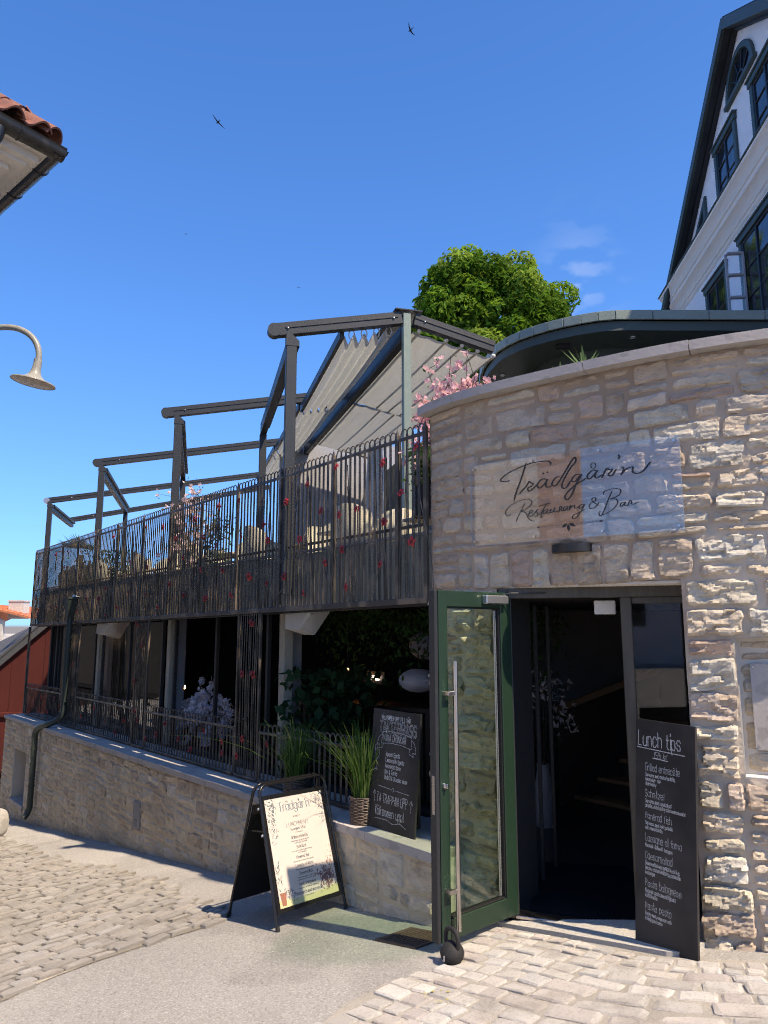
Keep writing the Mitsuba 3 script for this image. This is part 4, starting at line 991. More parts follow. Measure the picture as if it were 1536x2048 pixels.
LOGO = "1004 3183,985 3131,954 3056,921 2982,896 2908;862 3076,813 3067,789 3080,815 3107,889 3139,988 3165,1073 3177,1144 3176,1190 3164,1199 3150,1189 3139;942 2955,976 2989,1014 3029,1025 3042,1033 3033,1055 3022,1038 3005,1011 2987,1016 2973,1048 2982,1091 3004;1160 3037,1127 3045,1100 3027,1087 3001,1098 2985,1125 2993,1156 3025,1167 3040,1155 3009,1158 2984,1171 2981,1203 2996;1265 3044,1234 3045,1208 3019,1201 2995,1218 2985,1247 3003,1277 3043,1324 3107,1360 3156,1380 3170,1385 3154,1352 3108,1311 3054,1281 3004,1276 2969,1288 2958,1319 2978,1350 3010;1412 3041,1383 3045,1354 3022,1348 3007,1362 2998,1392 3017,1421 3042,1391 2996,1356 2931,1326 2886,1305 2875,1294 2890,1311 2925,1351 2958,1407 2989,1460 3014;1530 3052,1502 3061,1475 3044,1461 3021,1471 3004,1495 3015,1535 3055,1516 3023,1522 3004,1537 3006,1567 3023;1557 3002,1579 3030,1607 3062,1614 3055;1596 3049,1620 3052,1637 3050,1619 3030,1608 3016,1620 3006,1646 3024,1665 3048;1678 3146,1687 3135,1678 3113;1695 3059,1711 3049,1707 3029,1691 3005,1717 3031,1753 3049,1772 3048,1769 3031,1775 3010,1799 3002,1839 3017,1864 3045,1890 3071;985 2891,959 2843,927 2791,907 2751;866 2819,843 2804,825 2817,825 2837,855 2871,919 2903,980 2913,1028 2905,1039 2885,1014 2854,965 2832,950 2828,974 2822,1000 2789,1028 2754,1060 2748;1014 2802,1036 2811,1046 2823,1035 2830,1019 2815,1012 2794,1023 2784,1050 2796,1070 2816,1084 2831,1074 2815,1083 2798,1077 2782,1059 2781;1083 2785,1106 2800;1155 2867,1131 2831,1112 2795,1108 2767,1123 2776;1085 2850,1132 2858,1196 2866;1163 2817,1142 2819,1126 2805,1129 2792,1147 2800,1165 2819,1155 2800,1164 2792,1186 2820,1178 2802,1187 2796,1211 2818,1217 2829,1208 2807,1216 2798,1233 2810;1233 2798,1251 2825,1257 2834,1268 2828,1262 2813,1267 2802,1283 2813;1310 2825,1292 2826,1278 2811,1283 2800,1301 2811,1315 2828,1306 2808,1313 2801,1331 2816,1332 2832,1322 2805,1345 2826,1362 2829,1361 2813,1372 2810,1391 2823;1430 2828,1409 2830,1394 2815,1397 2804,1416 2813,1433 2829,1415 2797,1386 2758,1364 2739,1344 2739,1344 2754,1370 2770,1409 2785,1440 2796;1532 2810,1507 2830,1487 2858,1493 2868,1511 2866,1513 2852,1486 2837,1466 2818,1469 2800,1490 2795,1517 2813,1538 2835;1630 2905,1607 2861,1584 2812,1561 2762,1539 2739,1532 2751,1544 2771;1567 2881,1573 2901,1610 2914,1656 2915,1685 2901,1679 2878,1643 2857,1612 2848,1647 2846,1661 2829,1650 2800,1613 2768,1576 2751,1543 2743;1709 2815,1691 2816,1677 2802,1682 2791,1698 2802,1713 2818,1705 2799,1711 2793,1730 2809;1724 2791,1735 2814,1746 2826,1752 2817,1748 2805,1757 2798,1779 2804,1800 2807;1091 2699,1262 2701;1367 2702,1532 2703"
def wall_ribbon(P, w, off=SO + .002):
    """flat stroke of the lettering lying on the bent panel; the pen is broader on the down strokes"""
    P = smooth_path(P, 7)
    t = np.gradient(P, axis=0); L = np.linalg.norm(t, axis=1, keepdims=True) + 1e-9; t /= L
    nrm = np.stack([-t[:, 1], t[:, 0]], 1)
    ww = w * (.62 + .75 * np.abs(t[:, 1])) * np.minimum(1, .45 + np.minimum(np.arange(len(P)), np.arange(len(P))[::-1]) * .2)
    a, b = P + nrm * ww[:, None] / 2, P - nrm * ww[:, None] / 2
    v = np.vstack([wp(a[:, 0], a[:, 1], np.full(len(a), off)), wp(b[:, 0], b[:, 1], np.full(len(b), off))]); k = len(a)
    return mesh(v, [[i, k + i, k + i + 1, i + 1] for i in range(k - 1)])
strokes = [np.array([[float(x) / 1000 for x in q.split()] for q in S.split(',')]) for S in LOGO.split(';')]
big = [s for s in strokes if s[:, 1].mean() > 2.90]; small = [s for s in strokes if s[:, 1].mean() <= 2.90]
disc = lambda s, z, r: mesh(np.vstack([wp(s + r * np.cos(np.linspace(0, 6.2, 12)), z + r * np.sin(np.linspace(0, 6.2, 12)), np.full(12, SO + .002))]), [[0, i, i + 1] for i in range(1, 11)])
th_ = np.linspace(0, 2 * math.pi, 14)
put('lettering', cat_([wall_ribbon(s, .0105) for s in big] + [disc(1.137, 3.087, .008), disc(1.169, 3.090, .008), wall_ribbon(np.stack([1.507 + .017 * np.cos(th_), 3.093 + .02 * np.sin(th_)], 1), .006)]), 'm_logo', sg, kind='stuff')
put('small_lettering', cat_([wall_ribbon(s, .0070) for s in small]), 'm_logo', sg, kind='stuff')
def leafshape(a, b, w):
    a, b = V(*a), V(*b); d = b - a; n_ = V(-d[1], d[0]); t = np.linspace(0, 1, 8)
    up_ = a + np.outer(t, d) + np.outer(np.sin(np.pi * t) * w, n_); dn = a + np.outer(t, d) - np.outer(np.sin(np.pi * t) * w, n_)
    v = np.vstack([wp(up_[:, 0], up_[:, 1], np.full(8, SO + .002)), wp(dn[:, 0], dn[:, 1], np.full(8, SO + .002))])
    return mesh(v, [[i, 8 + i, 9 + i, i + 1] for i in range(7)])
put('leaf_emblem', cat_([leafshape((1.308, 2.706), (1.313, 2.650), .2), leafshape((1.303, 2.708), (1.264, 2.682), .22), leafshape((1.314, 2.708), (1.362, 2.684), .22), leafshape((1.095, 2.699), (1.072, 2.698), .25), leafshape((1.528, 2.703), (1.555, 2.705), .25)]), 'm_logo', sg, kind='stuff')
# half-round lamp under the sign
wl = thing('wall_lamp', 'black half-round lamp fixed to the stone wall below the sign', 'lamp')
n = 24; a = np.linspace(-math.pi / 2, math.pi / 2, n)
c = wp(1.316, 0, 0.0); ct, cn = V(-wn(1.316)[1], wn(1.316)[0], 0), V(*wn(1.316), 0)
pr_ = [(.146 * math.sin(t), .125 * math.cos(t)) for t in a]
lampb = plate(c + V(0, 0, 2.560), ct, cn, [(x, y + .0) for x, y in pr_], .055)
lampb.vertices[:, 2] = np.where(lampb.vertices[:, 2] > 2.57, 2.612, 2.560) if False else lampb.vertices[:, 2]
put('body', lampb, 'm_black', wl, smooth=30)
put('diffuser', plate(c + V(0, 0, 2.556), ct, cn, [(x * .9, y * .9) for x, y in pr_], .003), 'm_sticker_white', wl)
# ---------------------------------------------------------------- hand lettering: a single-stroke alphabet on a 4 x 6 grid (x digit, y letter a = -2 ... c = 0 ... i = 6)
GLY = {'A': '0c2i4c;1e3e', 'B': '0c0i3i4h4g3f0f;3f4e4d3c0c', 'C': '4h3i1i0h0d1c3c4d', 'D': '0c0i2i4g4e2c0c', 'E': '4i0i0c4c;0f3f', 'F': '4i0i0c;0f3f', 'G': '4h3i1i0h0d1c3c4d4f2f', 'H': '0c0i;4c4i;0f4f', 'I': '2c2i',
       'K': '0c0i;4i0e;1f4c', 'L': '0i0c4c', 'M': '0c0i2e4i4c', 'N': '0c0i4c4i', 'O': '1c0d0h1i3i4h4d3c1c', 'P': '0c0i3i4h4g3f0f', 'R': '0c0i3i4h4g3f0f;2f4c', 'S': '4h3i1i0h0g1f3f4e4d3c1c0d', 'T': '0i4i;2i2c', 'U': '0i0d1c3c4d4i',
       'V': '0i2c4i', 'Y': '0i2f4i;2f2c', 'a': '4g4c;4f3g1g0f0d1c3c4d', 'b': '0i0c;0f1g3g4f4d3c1c0d', 'c': '4f3g1g0f0d1c3c4d', 'd': '4i4c;4f3g1g0f0d1c3c4d', 'e': '0e4e4f3g1g0f0d1c3c4d', 'f': '3i2i1h1c;0g3g', 'g': '4g4b3a1a0b;4f3g1g0f0d1c3c4d',
       'h': '0i0c;0f1g3g4f4c', 'i': '1g1c;1i1h', 'k': '0i0c;3g0e;1e3c', 'l': '1i1c', 'm': '0g0c;0f1g2f2c;2f3g4f4c', 'n': '0g0c;0f1g3g4f4c', 'o': '1c0d0f1g3g4f4d3c1c', 'p': '0g0a;0f1g3g4f4d3c1c0d', 'r': '0g0c;0e1g3g', 's': '4f3g1g0f1e3e4d3c1c0d',
       't': '1i1d2c3c;0g3g', 'u': '0g0d1c3c4d;4g4c', 'v': '0g2c4g', 'x': '0g4c;4g0c', 'y': '0g2c;4g1a', 'z': '0g4g0c4c', '1': '1h2i2c', '5': '4i0i0f3f4e4d3c0c', '8': '1f0g0h1i3i4h4g3f1f0e0d1c3c4d4e3f', '9': '4g3f1f0g0h1i3i4h4d3c1c', '0': '1c0d0h1i3i4h4d3c1c',
       '&': '4c1h2i3h0e0d1c2c4e', '!': '1i1e;1d1c', "'": '1i1h', '-': '0f3f', ',': '1d0b', '^': '0g2i4g;2i2b'}
NARROW = {'i': 2, 'l': 2, 'I': 3, "'": 2, '!': 2, ',': 2, 'f': 3.4, 't': 3.6, 'r': 3.6, '1': 3.2}
ACC = {'å': 'a', 'ä': 'a', 'ö': 'o', 'ô': 'o', 'Å': 'A', 'Ä': 'A', 'Ö': 'O'}
def glyph_lines(text, h, rng=None, narrow=1.0, jit=0.0):
    """strokes of a line of text, capitals h tall, starting at x = 0; also its width"""
    u = h / 6.0; x = 0; out = []
    for ch in text:
        if ch == ' ': x += 3.4 * u * narrow; continue
        b = ACC.get(ch, ch)
        g = GLY.get(b)
        if g is None: continue
        k = 1 + (rng.normal(0, jit) if rng is not None else 0); dy = rng.normal(0, jit * 1.2) * u if rng is not None else 0; sh = rng.normal(0, jit * .8) if rng is not None else 0
        def add(s): out.append(np.array([[x + (px + sh * py) * u * narrow * .95, py * u * k + dy] for px, py in s]))
        for S in g.split(';'): add([(float(S[i]), 'abcdefghij'.index(S[i + 1]) - 2.0) for i in range(0, len(S), 2)])
        top = 8.0 if ch.isupper() else 5.6
        if ch in 'åÅ': add([(2 + .6 * math.cos(t), top + .3 + .6 * math.sin(t)) for t in np.linspace(0, 6.3, 8)])
        if ch in 'äöÄÖ':
            add([(1, top), (1, top + .6)]); add([(3, top), (3, top + .6)])
        if ch == 'ô': add([(1, 5.2), (2, 6.2), (3, 5.2)])
        x += (NARROW.get(ch, 5.4)) * u * narrow
    return out, x
def ribbons(lines, w, o, ex, ey, lift, nib=0.0, serif=0.0):
    """flat strokes on the board (o, ex, ey); nib > 0 makes upright strokes broader than level ones"""
    o, ex, ey = (np.asarray(q, float) for q in (o, ex, ey)); nn = np.cross(ex, ey)
    v, f = [], []
    def quad(a, b, ww):
        d = b - a; L = np.hypot(*d)
        if L < 1e-6: return
        d = d / L; n_ = V(-d[1], d[0]); a = a - d * ww * .35; b = b + d * ww * .35
        k = len(v)
        for p in (a - n_ * ww / 2, b - n_ * ww / 2, b + n_ * ww / 2, a + n_ * ww / 2): v.append(o + ex * p[0] + ey * p[1] + nn * lift)
        f.append([k, k + 1, k + 2, k + 3])
    for P in lines:
        for a, b in zip(P[:-1], P[1:]):
            d = b - a; L = np.hypot(*d) + 1e-9
            quad(a, b, w * ((1 - nib) + nib * 2.0 * abs(d[1]) / L))
        if serif:
            for e_ in (P[0], P[-1]):
                quad(e_ - V(serif, 0), e_ + V(serif, 0), w * .6)
    return mesh(v, f)
def lines_of(rows, rng=None, jit=.05):
    """rows: (text, centre x or left x, baseline y, cap height, narrow, 'c' or 'l')"""
    out = []
    for text, x, y, h, nw, al in rows:
        L, w = glyph_lines(text, h, rng, nw, jit)
        for P in L: out.append(P + V(x - (w / 2 if al == 'c' else 0), y))
    return out

# ---------------------------------------------------------------- lunch board by the door
lb = thing('menu_blackboard', 'tall narrow blackboard with chalked lunch dishes, leaning in front of the side panel', 'blackboard')
b0, b1 = V(1.523, 4.690, .085), V(1.742, 4.322, .128)
bx = unit((b1 - b0) * V(1, 1, 0)); bn = V(bx[1], -bx[0], 0)
BW, BH = .43, 1.325
by = unit(V(*(-bn[:2] * .085), 1.0)); bo = V(b0[0], b0[1], .095)
top = [(0, 0), (BW, .035 - .0), (BW, BH + .0), (0, BH)]
slope_bx = unit(bx + V(0, 0, .085))
bpts = [(0, 0), (BW, .04), (BW, BH - .005), (0, BH)]
bd = put('board', plate(bo - np.cross(bx, by) * .018, bx, by, bpts, .018), 'm_slate', lb)
rng_l = np.random.default_rng(4)
rows = [('159 kr', .19, BH - .222, .034, .7, 'c')]
DISH = [('Grillad entrecôte', ['Serveras med rostad potatis,', 'bearnaise- och', 'rödvinssky']), ('Schnitzel', ['Serveras med ugnsbakad', 'potatis, rödvinssky och bearnaisesås']), ('Panerad fish', ['Serveras med kokt potatis', 'och remouladsås']), ('Lasagne al forno', ['Klassisk italiensk lasagne']),
        ('Caesarsallad', ['Romansallad med grillad kyckling,', 'bacon, caesardressing, parmesan', 'krutonger']), ('Pasta bolognese', ['Klassisk pasta med långkokt', 'köttfärssås']), ('Pasta pesto', ['Pasta med parmesan och', 'krämig pestosås'])]
y = BH - .305
for nm_, small_ in DISH:
    rows.append((nm_, .075, y, .042, .50, 'l')); y -= .034
    for t_ in small_: rows.append((t_, .075, y, .0205, .50, 'l')); y -= .0265
    y -= .041
L_ = lines_of(rows, rng_l, .07)
tl, tw_ = glyph_lines('Lunch tips', .088, rng_l, .47, .05)
L_big = [P + V(.02, BH - .160) for P in tl]
LS = V(0, 0, 0)
sk = lambda P: P - np.stack([0 * P[:, 0], P[:, 0] * .0], 1)
put('chalk_heading', ribbons(L_big + [np.array([[.012, BH - .172], [.36, BH - .182]]), np.array([[.13, BH - .226], [.24, BH - .230]])], .0052, bo, bx, by, .0015), 'm_chalk', lb, kind='stuff')
put('chalk_writing', ribbons(L_, .0026, bo, bx, by, .0015), 'm_chalk', lb, kind='stuff')

# ---------------------------------------------------------------- welcome board on the ledge
wb = thing('welcome_blackboard', 'dark blackboard with chalked drinks and welcome, standing on the ledge beside the door', 'blackboard')
wo = fp(.545, float(lip(.5)) + .006, .20); wx = -U3; wy = unit(Z3 - N3 * .085)
WW, WH = .60, .925
wpts = [(0, 0), (WW, 0), (WW, WH), (.0, WH)]
put('board', plate(wo - np.cross(wx, wy) * .016, wx, wy, wpts, .016), 'm_slate', wb)
rows = [('VÄLKOMMEN UPP TILL VÅR', .115, .845, .034, .60, 'l'), ('Aperol Spritz', .20, .565, .030, .66, 'l'), ('Limoncello Spritz', .20, .520, .030, .66, 'l'), ('Amaretto Sour', .20, .475, .030, .66, 'l'), ('Gin & Tonic', .20, .430, .030, .66, 'l'), ('Ball Öl & Utvalda viner', .20, .385, .030, .60, 'l'),
        ('TA TRAPPAN UPP', .12, .205, .066, .49, 'l'), ('Välkommen upp!', .10, .105, .066, .50, 'l'), ('VÅRA DRINKAR', .155, .680, .052, .56, 'l')]
put('chalk_writing', ribbons(lines_of(rows, rng_l, .05), .0046, wo, wx, wy, .0015), 'm_chalk', wb, kind='stuff')
tk, tkw = glyph_lines('TAKTERRASS', .085, None, .62)
outl = []
for P in tk:                                                      # outlined capitals
    for a_, b_ in zip(P[:-1], P[1:]):
        d = unit(b_ - a_); nq = V(-d[1], d[0]) * .0058
        outl.append(np.array([a_ - d * .004 + nq, b_ + d * .004 + nq, b_ + d * .004 - nq, a_ - d * .004 - nq, a_ - d * .004 + nq]) + V(.10, .745))
put('outlined_heading', ribbons(outl, .0020, wo, wx, wy, .0015), 'm_chalk', wb, kind='stuff')
ban = [np.array([[.135, .655], [.14, .745], [.25, .758], [.40, .755], [.51, .738], [.508, .648], [.40, .665], [.25, .668], [.135, .655]]), np.array([[.14, .73], [.095, .70], [.075, .64], [.11, .645], [.10, .615], [.15, .625], [.155, .656]]), np.array([[.508, .72], [.55, .69], [.565, .62], [.53, .625], [.54, .595], [.49, .612], [.49, .65]]),
       np.array([[.055, .60], [.06, .55], [.085, .52], [.11, .55], [.115, .60], [.055, .60]]), np.array([[.085, .52], [.085, .455], [.06, .445], [.112, .445]]), np.array([[.055, .60], [.05, .63], [.075, .64], [.08, .605]]),
       np.array([[.125, .325], [.29, .318]]), np.array([[.34, .316], [.51, .310]]), np.array([[.315 + .014 * math.cos(t), .317 + .014 * math.sin(t)] for t in np.linspace(0, 6.3, 9)]),
       np.array([[.085, .195], [.085, .285], [.068, .255]]), np.array([[.085, .285], [.102, .255]]), np.array([[.545, .185], [.545, .275], [.528, .245]]), np.array([[.545, .275], [.562, .245]]), np.array([[.11, .075], [.25, .083], [.33, .065], [.42, .085], [.50, .06]])]
put('chalk_drawing', ribbons(ban, .0036, wo, wx, wy, .0015), 'm_chalk', wb, kind='stuff')

# ---------------------------------------------------------------- sandwich board on the street
ab = thing('sandwich_board', 'black tubular sandwich board with a cream printed lunch menu, standing on the asphalt', 'sign')
fL, fR, bL = V(-.777, 5.662, 0), V(-.304, 6.146, 0), V(-1.254, 6.21, 0)
fL[2], fR[2], bL[2] = (float(ground_z(*q[:2])) + .002 for q in (fL, fR, bL))
bR = bL + (fR - fL) * V(1, 1, 0); bR[2] = float(ground_z(*bR[:2])) + .002
apL = V(-1.010, 5.930, .752); apR = apL + (fR - fL) * V(1, 1, 0); apR[2] = .748
for nm_, (l, r_, s_) in {'front_frame': (fL, fR, .03), 'back_frame': (bL, bR, -.03)}.items():
    inw = unit((fL - bL) * V(1, 1, 0)) * s_
    tl_, tr_ = apL + inw, apR + inw
    dl_, dr_ = unit(tl_ - l), unit(tr_ - r_); wv = unit(tr_ - tl_)
    P = [l, l + (tl_ - l) * .5, tl_ - dl_ * .07] + [tl_ - dl_ * .07 * (1 - math.sin(t)) + wv * .07 * (1 - math.cos(t)) for t in np.linspace(.3, 1.57, 5)] + [tr_ - wv * .07 * (1 - math.cos(t)) - dr_ * .07 * (1 - math.sin(t)) for t in np.linspace(1.57, .3, 5)] + [tr_ - dr_ * .07, r_ + (tr_ - r_) * .5, r_]
    put(nm_, tube(P, .0125, 10), 'm_black_gloss', ab, smooth=50)
    for q in (l, r_): put('foot', tube([q, q + (tl_ - l) * .03], .0165, 10), 'm_rubber', ab, smooth=50)
wv = unit(fR - fL) ; AW = float(np.linalg.norm(fR - fL))
pu = unit((apL - fL)); AH = float(np.linalg.norm(apL - fL))
pu = unit(pu - wv * np.dot(pu, wv)); pn = np.cross(wv, pu)
po = fL + pn * .004
y0_, y1_ = .105, AH * .915
put('front_panel', plate(po - pn * .014, wv, pu, [(.015, y0_), (AW - .015, y0_), (AW - .015, y1_), (.015, y1_)], .014), 'm_black', ab)
for a0, a1, c0, c1 in [(.012, .045, y0_, y1_), (AW - .045, AW - .012, y0_, y1_), (.045, AW - .045, y0_, y0_ + .03), (.045, AW - .045, y1_ - .03, y1_)]:
    put('snap_frame', cbox(po + wv * a0 + pu * c0, wv * (a1 - a0), pu * (c1 - c0), pn * .012, .003), 'm_black_gloss', ab)
px0, px1, py0, py1 = .046, AW - .046, y0_ + .031, y1_ - .031
PW, PH = px1 - px0, py1 - py0
pso = po + wv * px0 + pu * py0
put('poster', plate(pso - pn * .0, wv, pu, [(0, 0), (PW, 0), (PW, PH), (0, PH)], .004), 'm_paper', ab)
bw = unit(bL - apL); bnn = np.cross(-wv, unit(apL - bL))
back = plate(bR + V(0, 0, 0) + bnn * .0, -wv, unit(apR - bR), [(.015, .13), (AW - .015, .13), (AW - .015, AH * .93), (.015, AH * .93)], .012)
put('back_panel', back, 'm_black', ab)
for q in (0.03, AW - .03): put('strut', beam(fL + wv * q + (apL - fL) * .66, bL + wv * q + (apL - bL) * .66, .012, .018), 'm_black_gloss', ab)
put('cover_screw', cat_([trimesh.creation.icosphere(1, .011).apply_translation(fL + (apL - fL) * k - wv * .014) for k in (.64, .83)]), 'm_alu', ab)
T1, tw1 = glyph_lines("Trädgår'n", .066, None, .70)
put('poster_heading', ribbons([P + V(PW / 2 - tw1 / 2, PH - .105) for P in T1], .0050, pso, wv, pu, .0048, nib=.38, serif=.0035), 'm_ink_blue', ab, kind='stuff')
CX = PW / 2 + .0
rows = [('VISBY', CX, PH - .165, .011, 1.6, 'c'), ('LUNCHMENY', CX, PH - .228, .030, .95, 'c'), ('Lunchpris 159 kr', CX, PH - .260, .018, .7, 'c')]
small_rows = [('inkl. salladsbuffé', CX, PH - .282, .008, .8, 'c')]
y = PH - .322
for nm_, sm in [('Grillad entrecôte', ['Serveras med rostad potatis, bearnaise-', 'och rödvinssky, tomatsallad']), ('Schnitzel', ['Serveras med ugnsbakad potatis, rödvinssky', 'och bearnaisesås']), ('Panerad fisk', ['Serveras med kokt potatis och remouladsås']), ("Lasagne al forno", ['Klassisk italiensk lasagne med parmesan']), ('Caesarsallad', ['Romansallad med grillad kyckling, bacon', 'caesardressing, parmesan och krutonger']), ('Pasta bolognese', ['Klassisk pasta med långkokt köttfärssås']), ('Pasta pesto med mozzarella', ['Pasta med parmesan'])]:
    rows.append((nm_, CX, y, .0225, .62, 'c')); y -= .021
    for t_ in sm: small_rows.append((t_, CX, y, .0085, .74, 'c')); y -= .0155
    y -= .0215
put('poster_text', ribbons(lines_of(rows, None), .0027, pso, wv, pu, .0048, nib=.25, serif=.001), 'm_ink', ab, kind='stuff')
put('poster_small_text', ribbons(lines_of(small_rows, None), .0014, pso, wv, pu, .0048), 'm_ink', ab, kind='stuff')
rp_ = np.random.default_rng(15)
def print_leaves(n, cx, cy, sx, sy, L, ang, spread, keep=lambda x, y: True):
    v, f = [], []
    for _ in range(n):
        x, y_ = rp_.normal(cx, sx), rp_.normal(cy, sy)
        if not (.004 < x < PW - .004 and .004 < y_ < PH - .004): continue
        a = rp_.normal(ang, spread); l = L * rp_.uniform(.5, 1.2); w = l * .17
        d = V(math.cos(a), math.sin(a)); q = V(-d[1], d[0]); k = len(v)
        for p in (V(x, y_), V(x, y_) + d * l * .5 + q * w, V(x, y_) + d * l, V(x, y_) + d * l * .5 - q * w):
            p = V(np.clip(p[0], .002, PW - .002), np.clip(p[1], .002, PH - .002))
            v.append(pso + wv * p[0] + pu * p[1] + pn * .0046)
        f.append([k, k + 1, k + 2, k + 3])
    return mesh(v, f)
put('poster_sprigs', cat_([print_leaves(55, .055, PH - .10, .028, .05, .028, 2.4, .6), print_leaves(45, .045, PH - .24, .022, .06, .022, .9, .9), print_leaves(60, PW - .05, PH - .05, .03, .035, .020, 4.2, .8), print_leaves(25, PW - .03, PH - .17, .018, .04, .018, 4.4, .5),
     print_leaves(70, .10, .075, .035, .022, .020, 1.5, 1.2), print_leaves(26, .03, .22, .014, .07, .028, 1.5, .3)]), 'm_leaf_print', ab, kind='stuff')
put('poster_plum_plants', print_leaves(190, PW - .105, .115, .045, .045, .030, 1.5, .6), 'm_plum_print', ab, kind='stuff')
put('poster_autumn_flowers', cat_([print_leaves(45, PW - .04, .255, .018, .045, .014, 1.0, 2.0), print_leaves(30, PW - .04, .21, .02, .03, .014, 1.0, 2.0)]), 'm_rust_print', ab, kind='stuff')
put('poster_meadow', plate(pso + pn * .0041, wv, pu, [(.0, .0), (PW, .0), (PW, .06), (PW * .7, .048), (PW * .35, .04), (.0, .055)], .0004), 'm_meadow_print', ab)
put('poster_flowerpot', plate(pso + pn * .0047, wv, pu, [(.026, .012), (.064, .012), (.074, .10), (.016, .10)], .0004), 'm_terracotta', ab)
# ---------------------------------------------------------------- white gabled house behind
hd_ = unit(V(.111, .994)); hn_ = V(-hd_[1], hd_[0]); HO = V(5.0, 10.1)
H3, HN3 = V(*hd_, 0), V(*hn_, 0)
def hp_(a, z, o=0.0): return V(*(HO + hd_ * a + hn_ * o), z)
house = thing('white_house', 'tall white gabled house with dark green window surrounds and a black roof', 'house')
A_AP, Z_AP, SLP, EAVE_A = -1.5, 9.98, .715, 3.55
zr = lambda a: Z_AP + .09 - SLP * abs(a - A_AP)
gab = [(A_AP - EAVE_A, .5), (A_AP + EAVE_A, .5), (A_AP + EAVE_A, zr(A_AP + EAVE_A)), (A_AP, Z_AP + .09), (A_AP - EAVE_A, zr(A_AP - EAVE_A))]
put('gable_wall', plate(hp_(0, 0, -.30), H3, Z3, gab, .0001 + .0) if False else plate(hp_(0, 0, 0), -H3, Z3, [(-x, y) for x, y in gab], -.30 + .60) if False else plate(hp_(0, 0, -.35), -H3, Z3, [(-x, y) for x, y in gab], .35), 'm_wall_white', house)
put('side_wall', cat_([pbox(hp_(A_AP - EAVE_A, .5, -.352), -HN3 * 7, H3 * .3, Z3 * (zr(A_AP - EAVE_A) - .5)), pbox(hp_(A_AP + EAVE_A - .3, .5, -.352), -HN3 * 7, H3 * .3, Z3 * (zr(A_AP + EAVE_A) - .5))]), 'm_wall_white', house)
roof = put('roof', cat_([pbox(hp_(A_AP, Z_AP + .13, .19), -HN3 * 8, H3 * s * (EAVE_A + .35) + Z3 * (-SLP * (EAVE_A + .35)), Z3 * .16) for s in (1, -1)]), 'm_roof_black', house)
for s in (1, -1):
    dv = H3 * s + Z3 * (-SLP); L = EAVE_A + .36
    put('verge_board', pbox(hp_(A_AP, Z_AP + .09, .215), HN3 * -.05, dv * L, Z3 * .17), 'm_fascia_dark', roof)
    put('verge_soffit', pbox(hp_(A_AP, Z_AP + .08, .165), HN3 * -.09, dv * L, Z3 * .06), 'm_roof_black', roof)
    put('verge_moulding', pbox(hp_(A_AP, Z_AP + .045, .07), HN3 * -.068, dv * L, Z3 * .08), 'm_roof_black', roof)
prof = [(7.36, .0), (7.38, .02), (7.44, .022), (7.445, .035), (7.50, .045), (7.56, .075), (7.60, .11), (7.605, .122), (7.68, .126), (7.685, .14), (7.74, .15), (7.80, .175), (7.84, .205), (7.845, .215), (7.895, .217), (7.897, -.01)]
np_ = len(prof)
put('cornice', mesh([hp_(-6, z, o) for z, o in prof] + [hp_(2.15, z, o) for z, o in prof], [[i, i + 1, np_ + i + 1, np_ + i] for i in range(np_ - 1)]), 'm_cream_trim', house, smooth=50)
put('cornice_flashing', pbox(hp_(-6, 7.900, .235), HN3 * -.235, H3 * 8.2, Z3 * .018), 'm_fascia_dark', house)
def hwin(a0, a1, z0, z1, cols, rows_, head=True, cut=None):
    """a0 > a1 never; surround, dark frame, glazing bars and panes"""
    c = .085
    w_ = put('window', cat_([cbox(hp_(a0 - c, z0, .0), H3 * c, HN3 * .035, Z3 * (z1 - z0)), cbox(hp_(a1, z0, .0), H3 * c, HN3 * .035, Z3 * (z1 - z0)), cbox(hp_(a0 - c - .02, z1, .0), H3 * (a1 - a0 + 2 * c + .04), HN3 * .05, Z3 * c), cbox(hp_(a0 - c - .04, z1 + c, .0), H3 * (a1 - a0 + 2 * c + .08), HN3 * .07, Z3 * .03), cbox(hp_(a0 - c, z0 - .05, 0), H3 * (a1 - a0 + 2 * c), HN3 * .05, Z3 * .05)]), 'm_green_trim', house)
    t = .035
    put('frame', cat_([cbox(hp_(a, z0, .002), H3 * t, HN3 * .02, Z3 * (z1 - z0)) for a in np.linspace(a0, a1 - t, cols + 1)] + [cbox(hp_(a0, z, .002), H3 * (a1 - a0), HN3 * .018, Z3 * (t * (.9 if i in (0, rows_) else .45))) for i, z in enumerate(np.linspace(z0, z1 - t, rows_ + 1))]), 'm_dark_frame', w_)
    for i in range(cols):
        for j in range(rows_):
            p0, p1 = a0 + (a1 - a0) * i / cols, a0 + (a1 - a0) * (i + 1) / cols; q0, q1 = z0 + (z1 - z0) * j / rows_, z0 + (z1 - z0) * (j + 1) / rows_
            tl = .004 * math.sin(i * 3 + j * 5 + a0 * 9)
            put('pane', mesh([hp_(p1 - .004, q0 + .004, .005), hp_(p0 + .004, q0 + .004, .006 + tl), hp_(p0 + .004, q1 - .004, .006), hp_(p1 - .004, q1 - .004, .005 + tl)], [[0, 1, 2, 3]]), 'm_pane_dark', w_)
    return w_
hwin(-1.13, -.47, 8.10, 8.92, 2, 3)
hwin(-2.55, -1.83, 8.10, 8.94, 2, 3)
hwin(-.42, .31, 6.2, 7.09, 2, 2)
hwin(-2.0, -1.08, 5.9, 7.14, 2, 3)
# triangular corner window under the roof
trw = put('window', plate(hp_(0, 0, 0), -H3, Z3, [(-.10, 8.06), (-.85, 8.06), (-.10, 8.60)], .04), 'm_green_trim', house)
put('pane', plate(hp_(0, 0, .041), -H3, Z3, [(-.20, 8.11), (-.62, 8.11), (-.20, 8.42)], .004), 'm_pane_dark', trw)
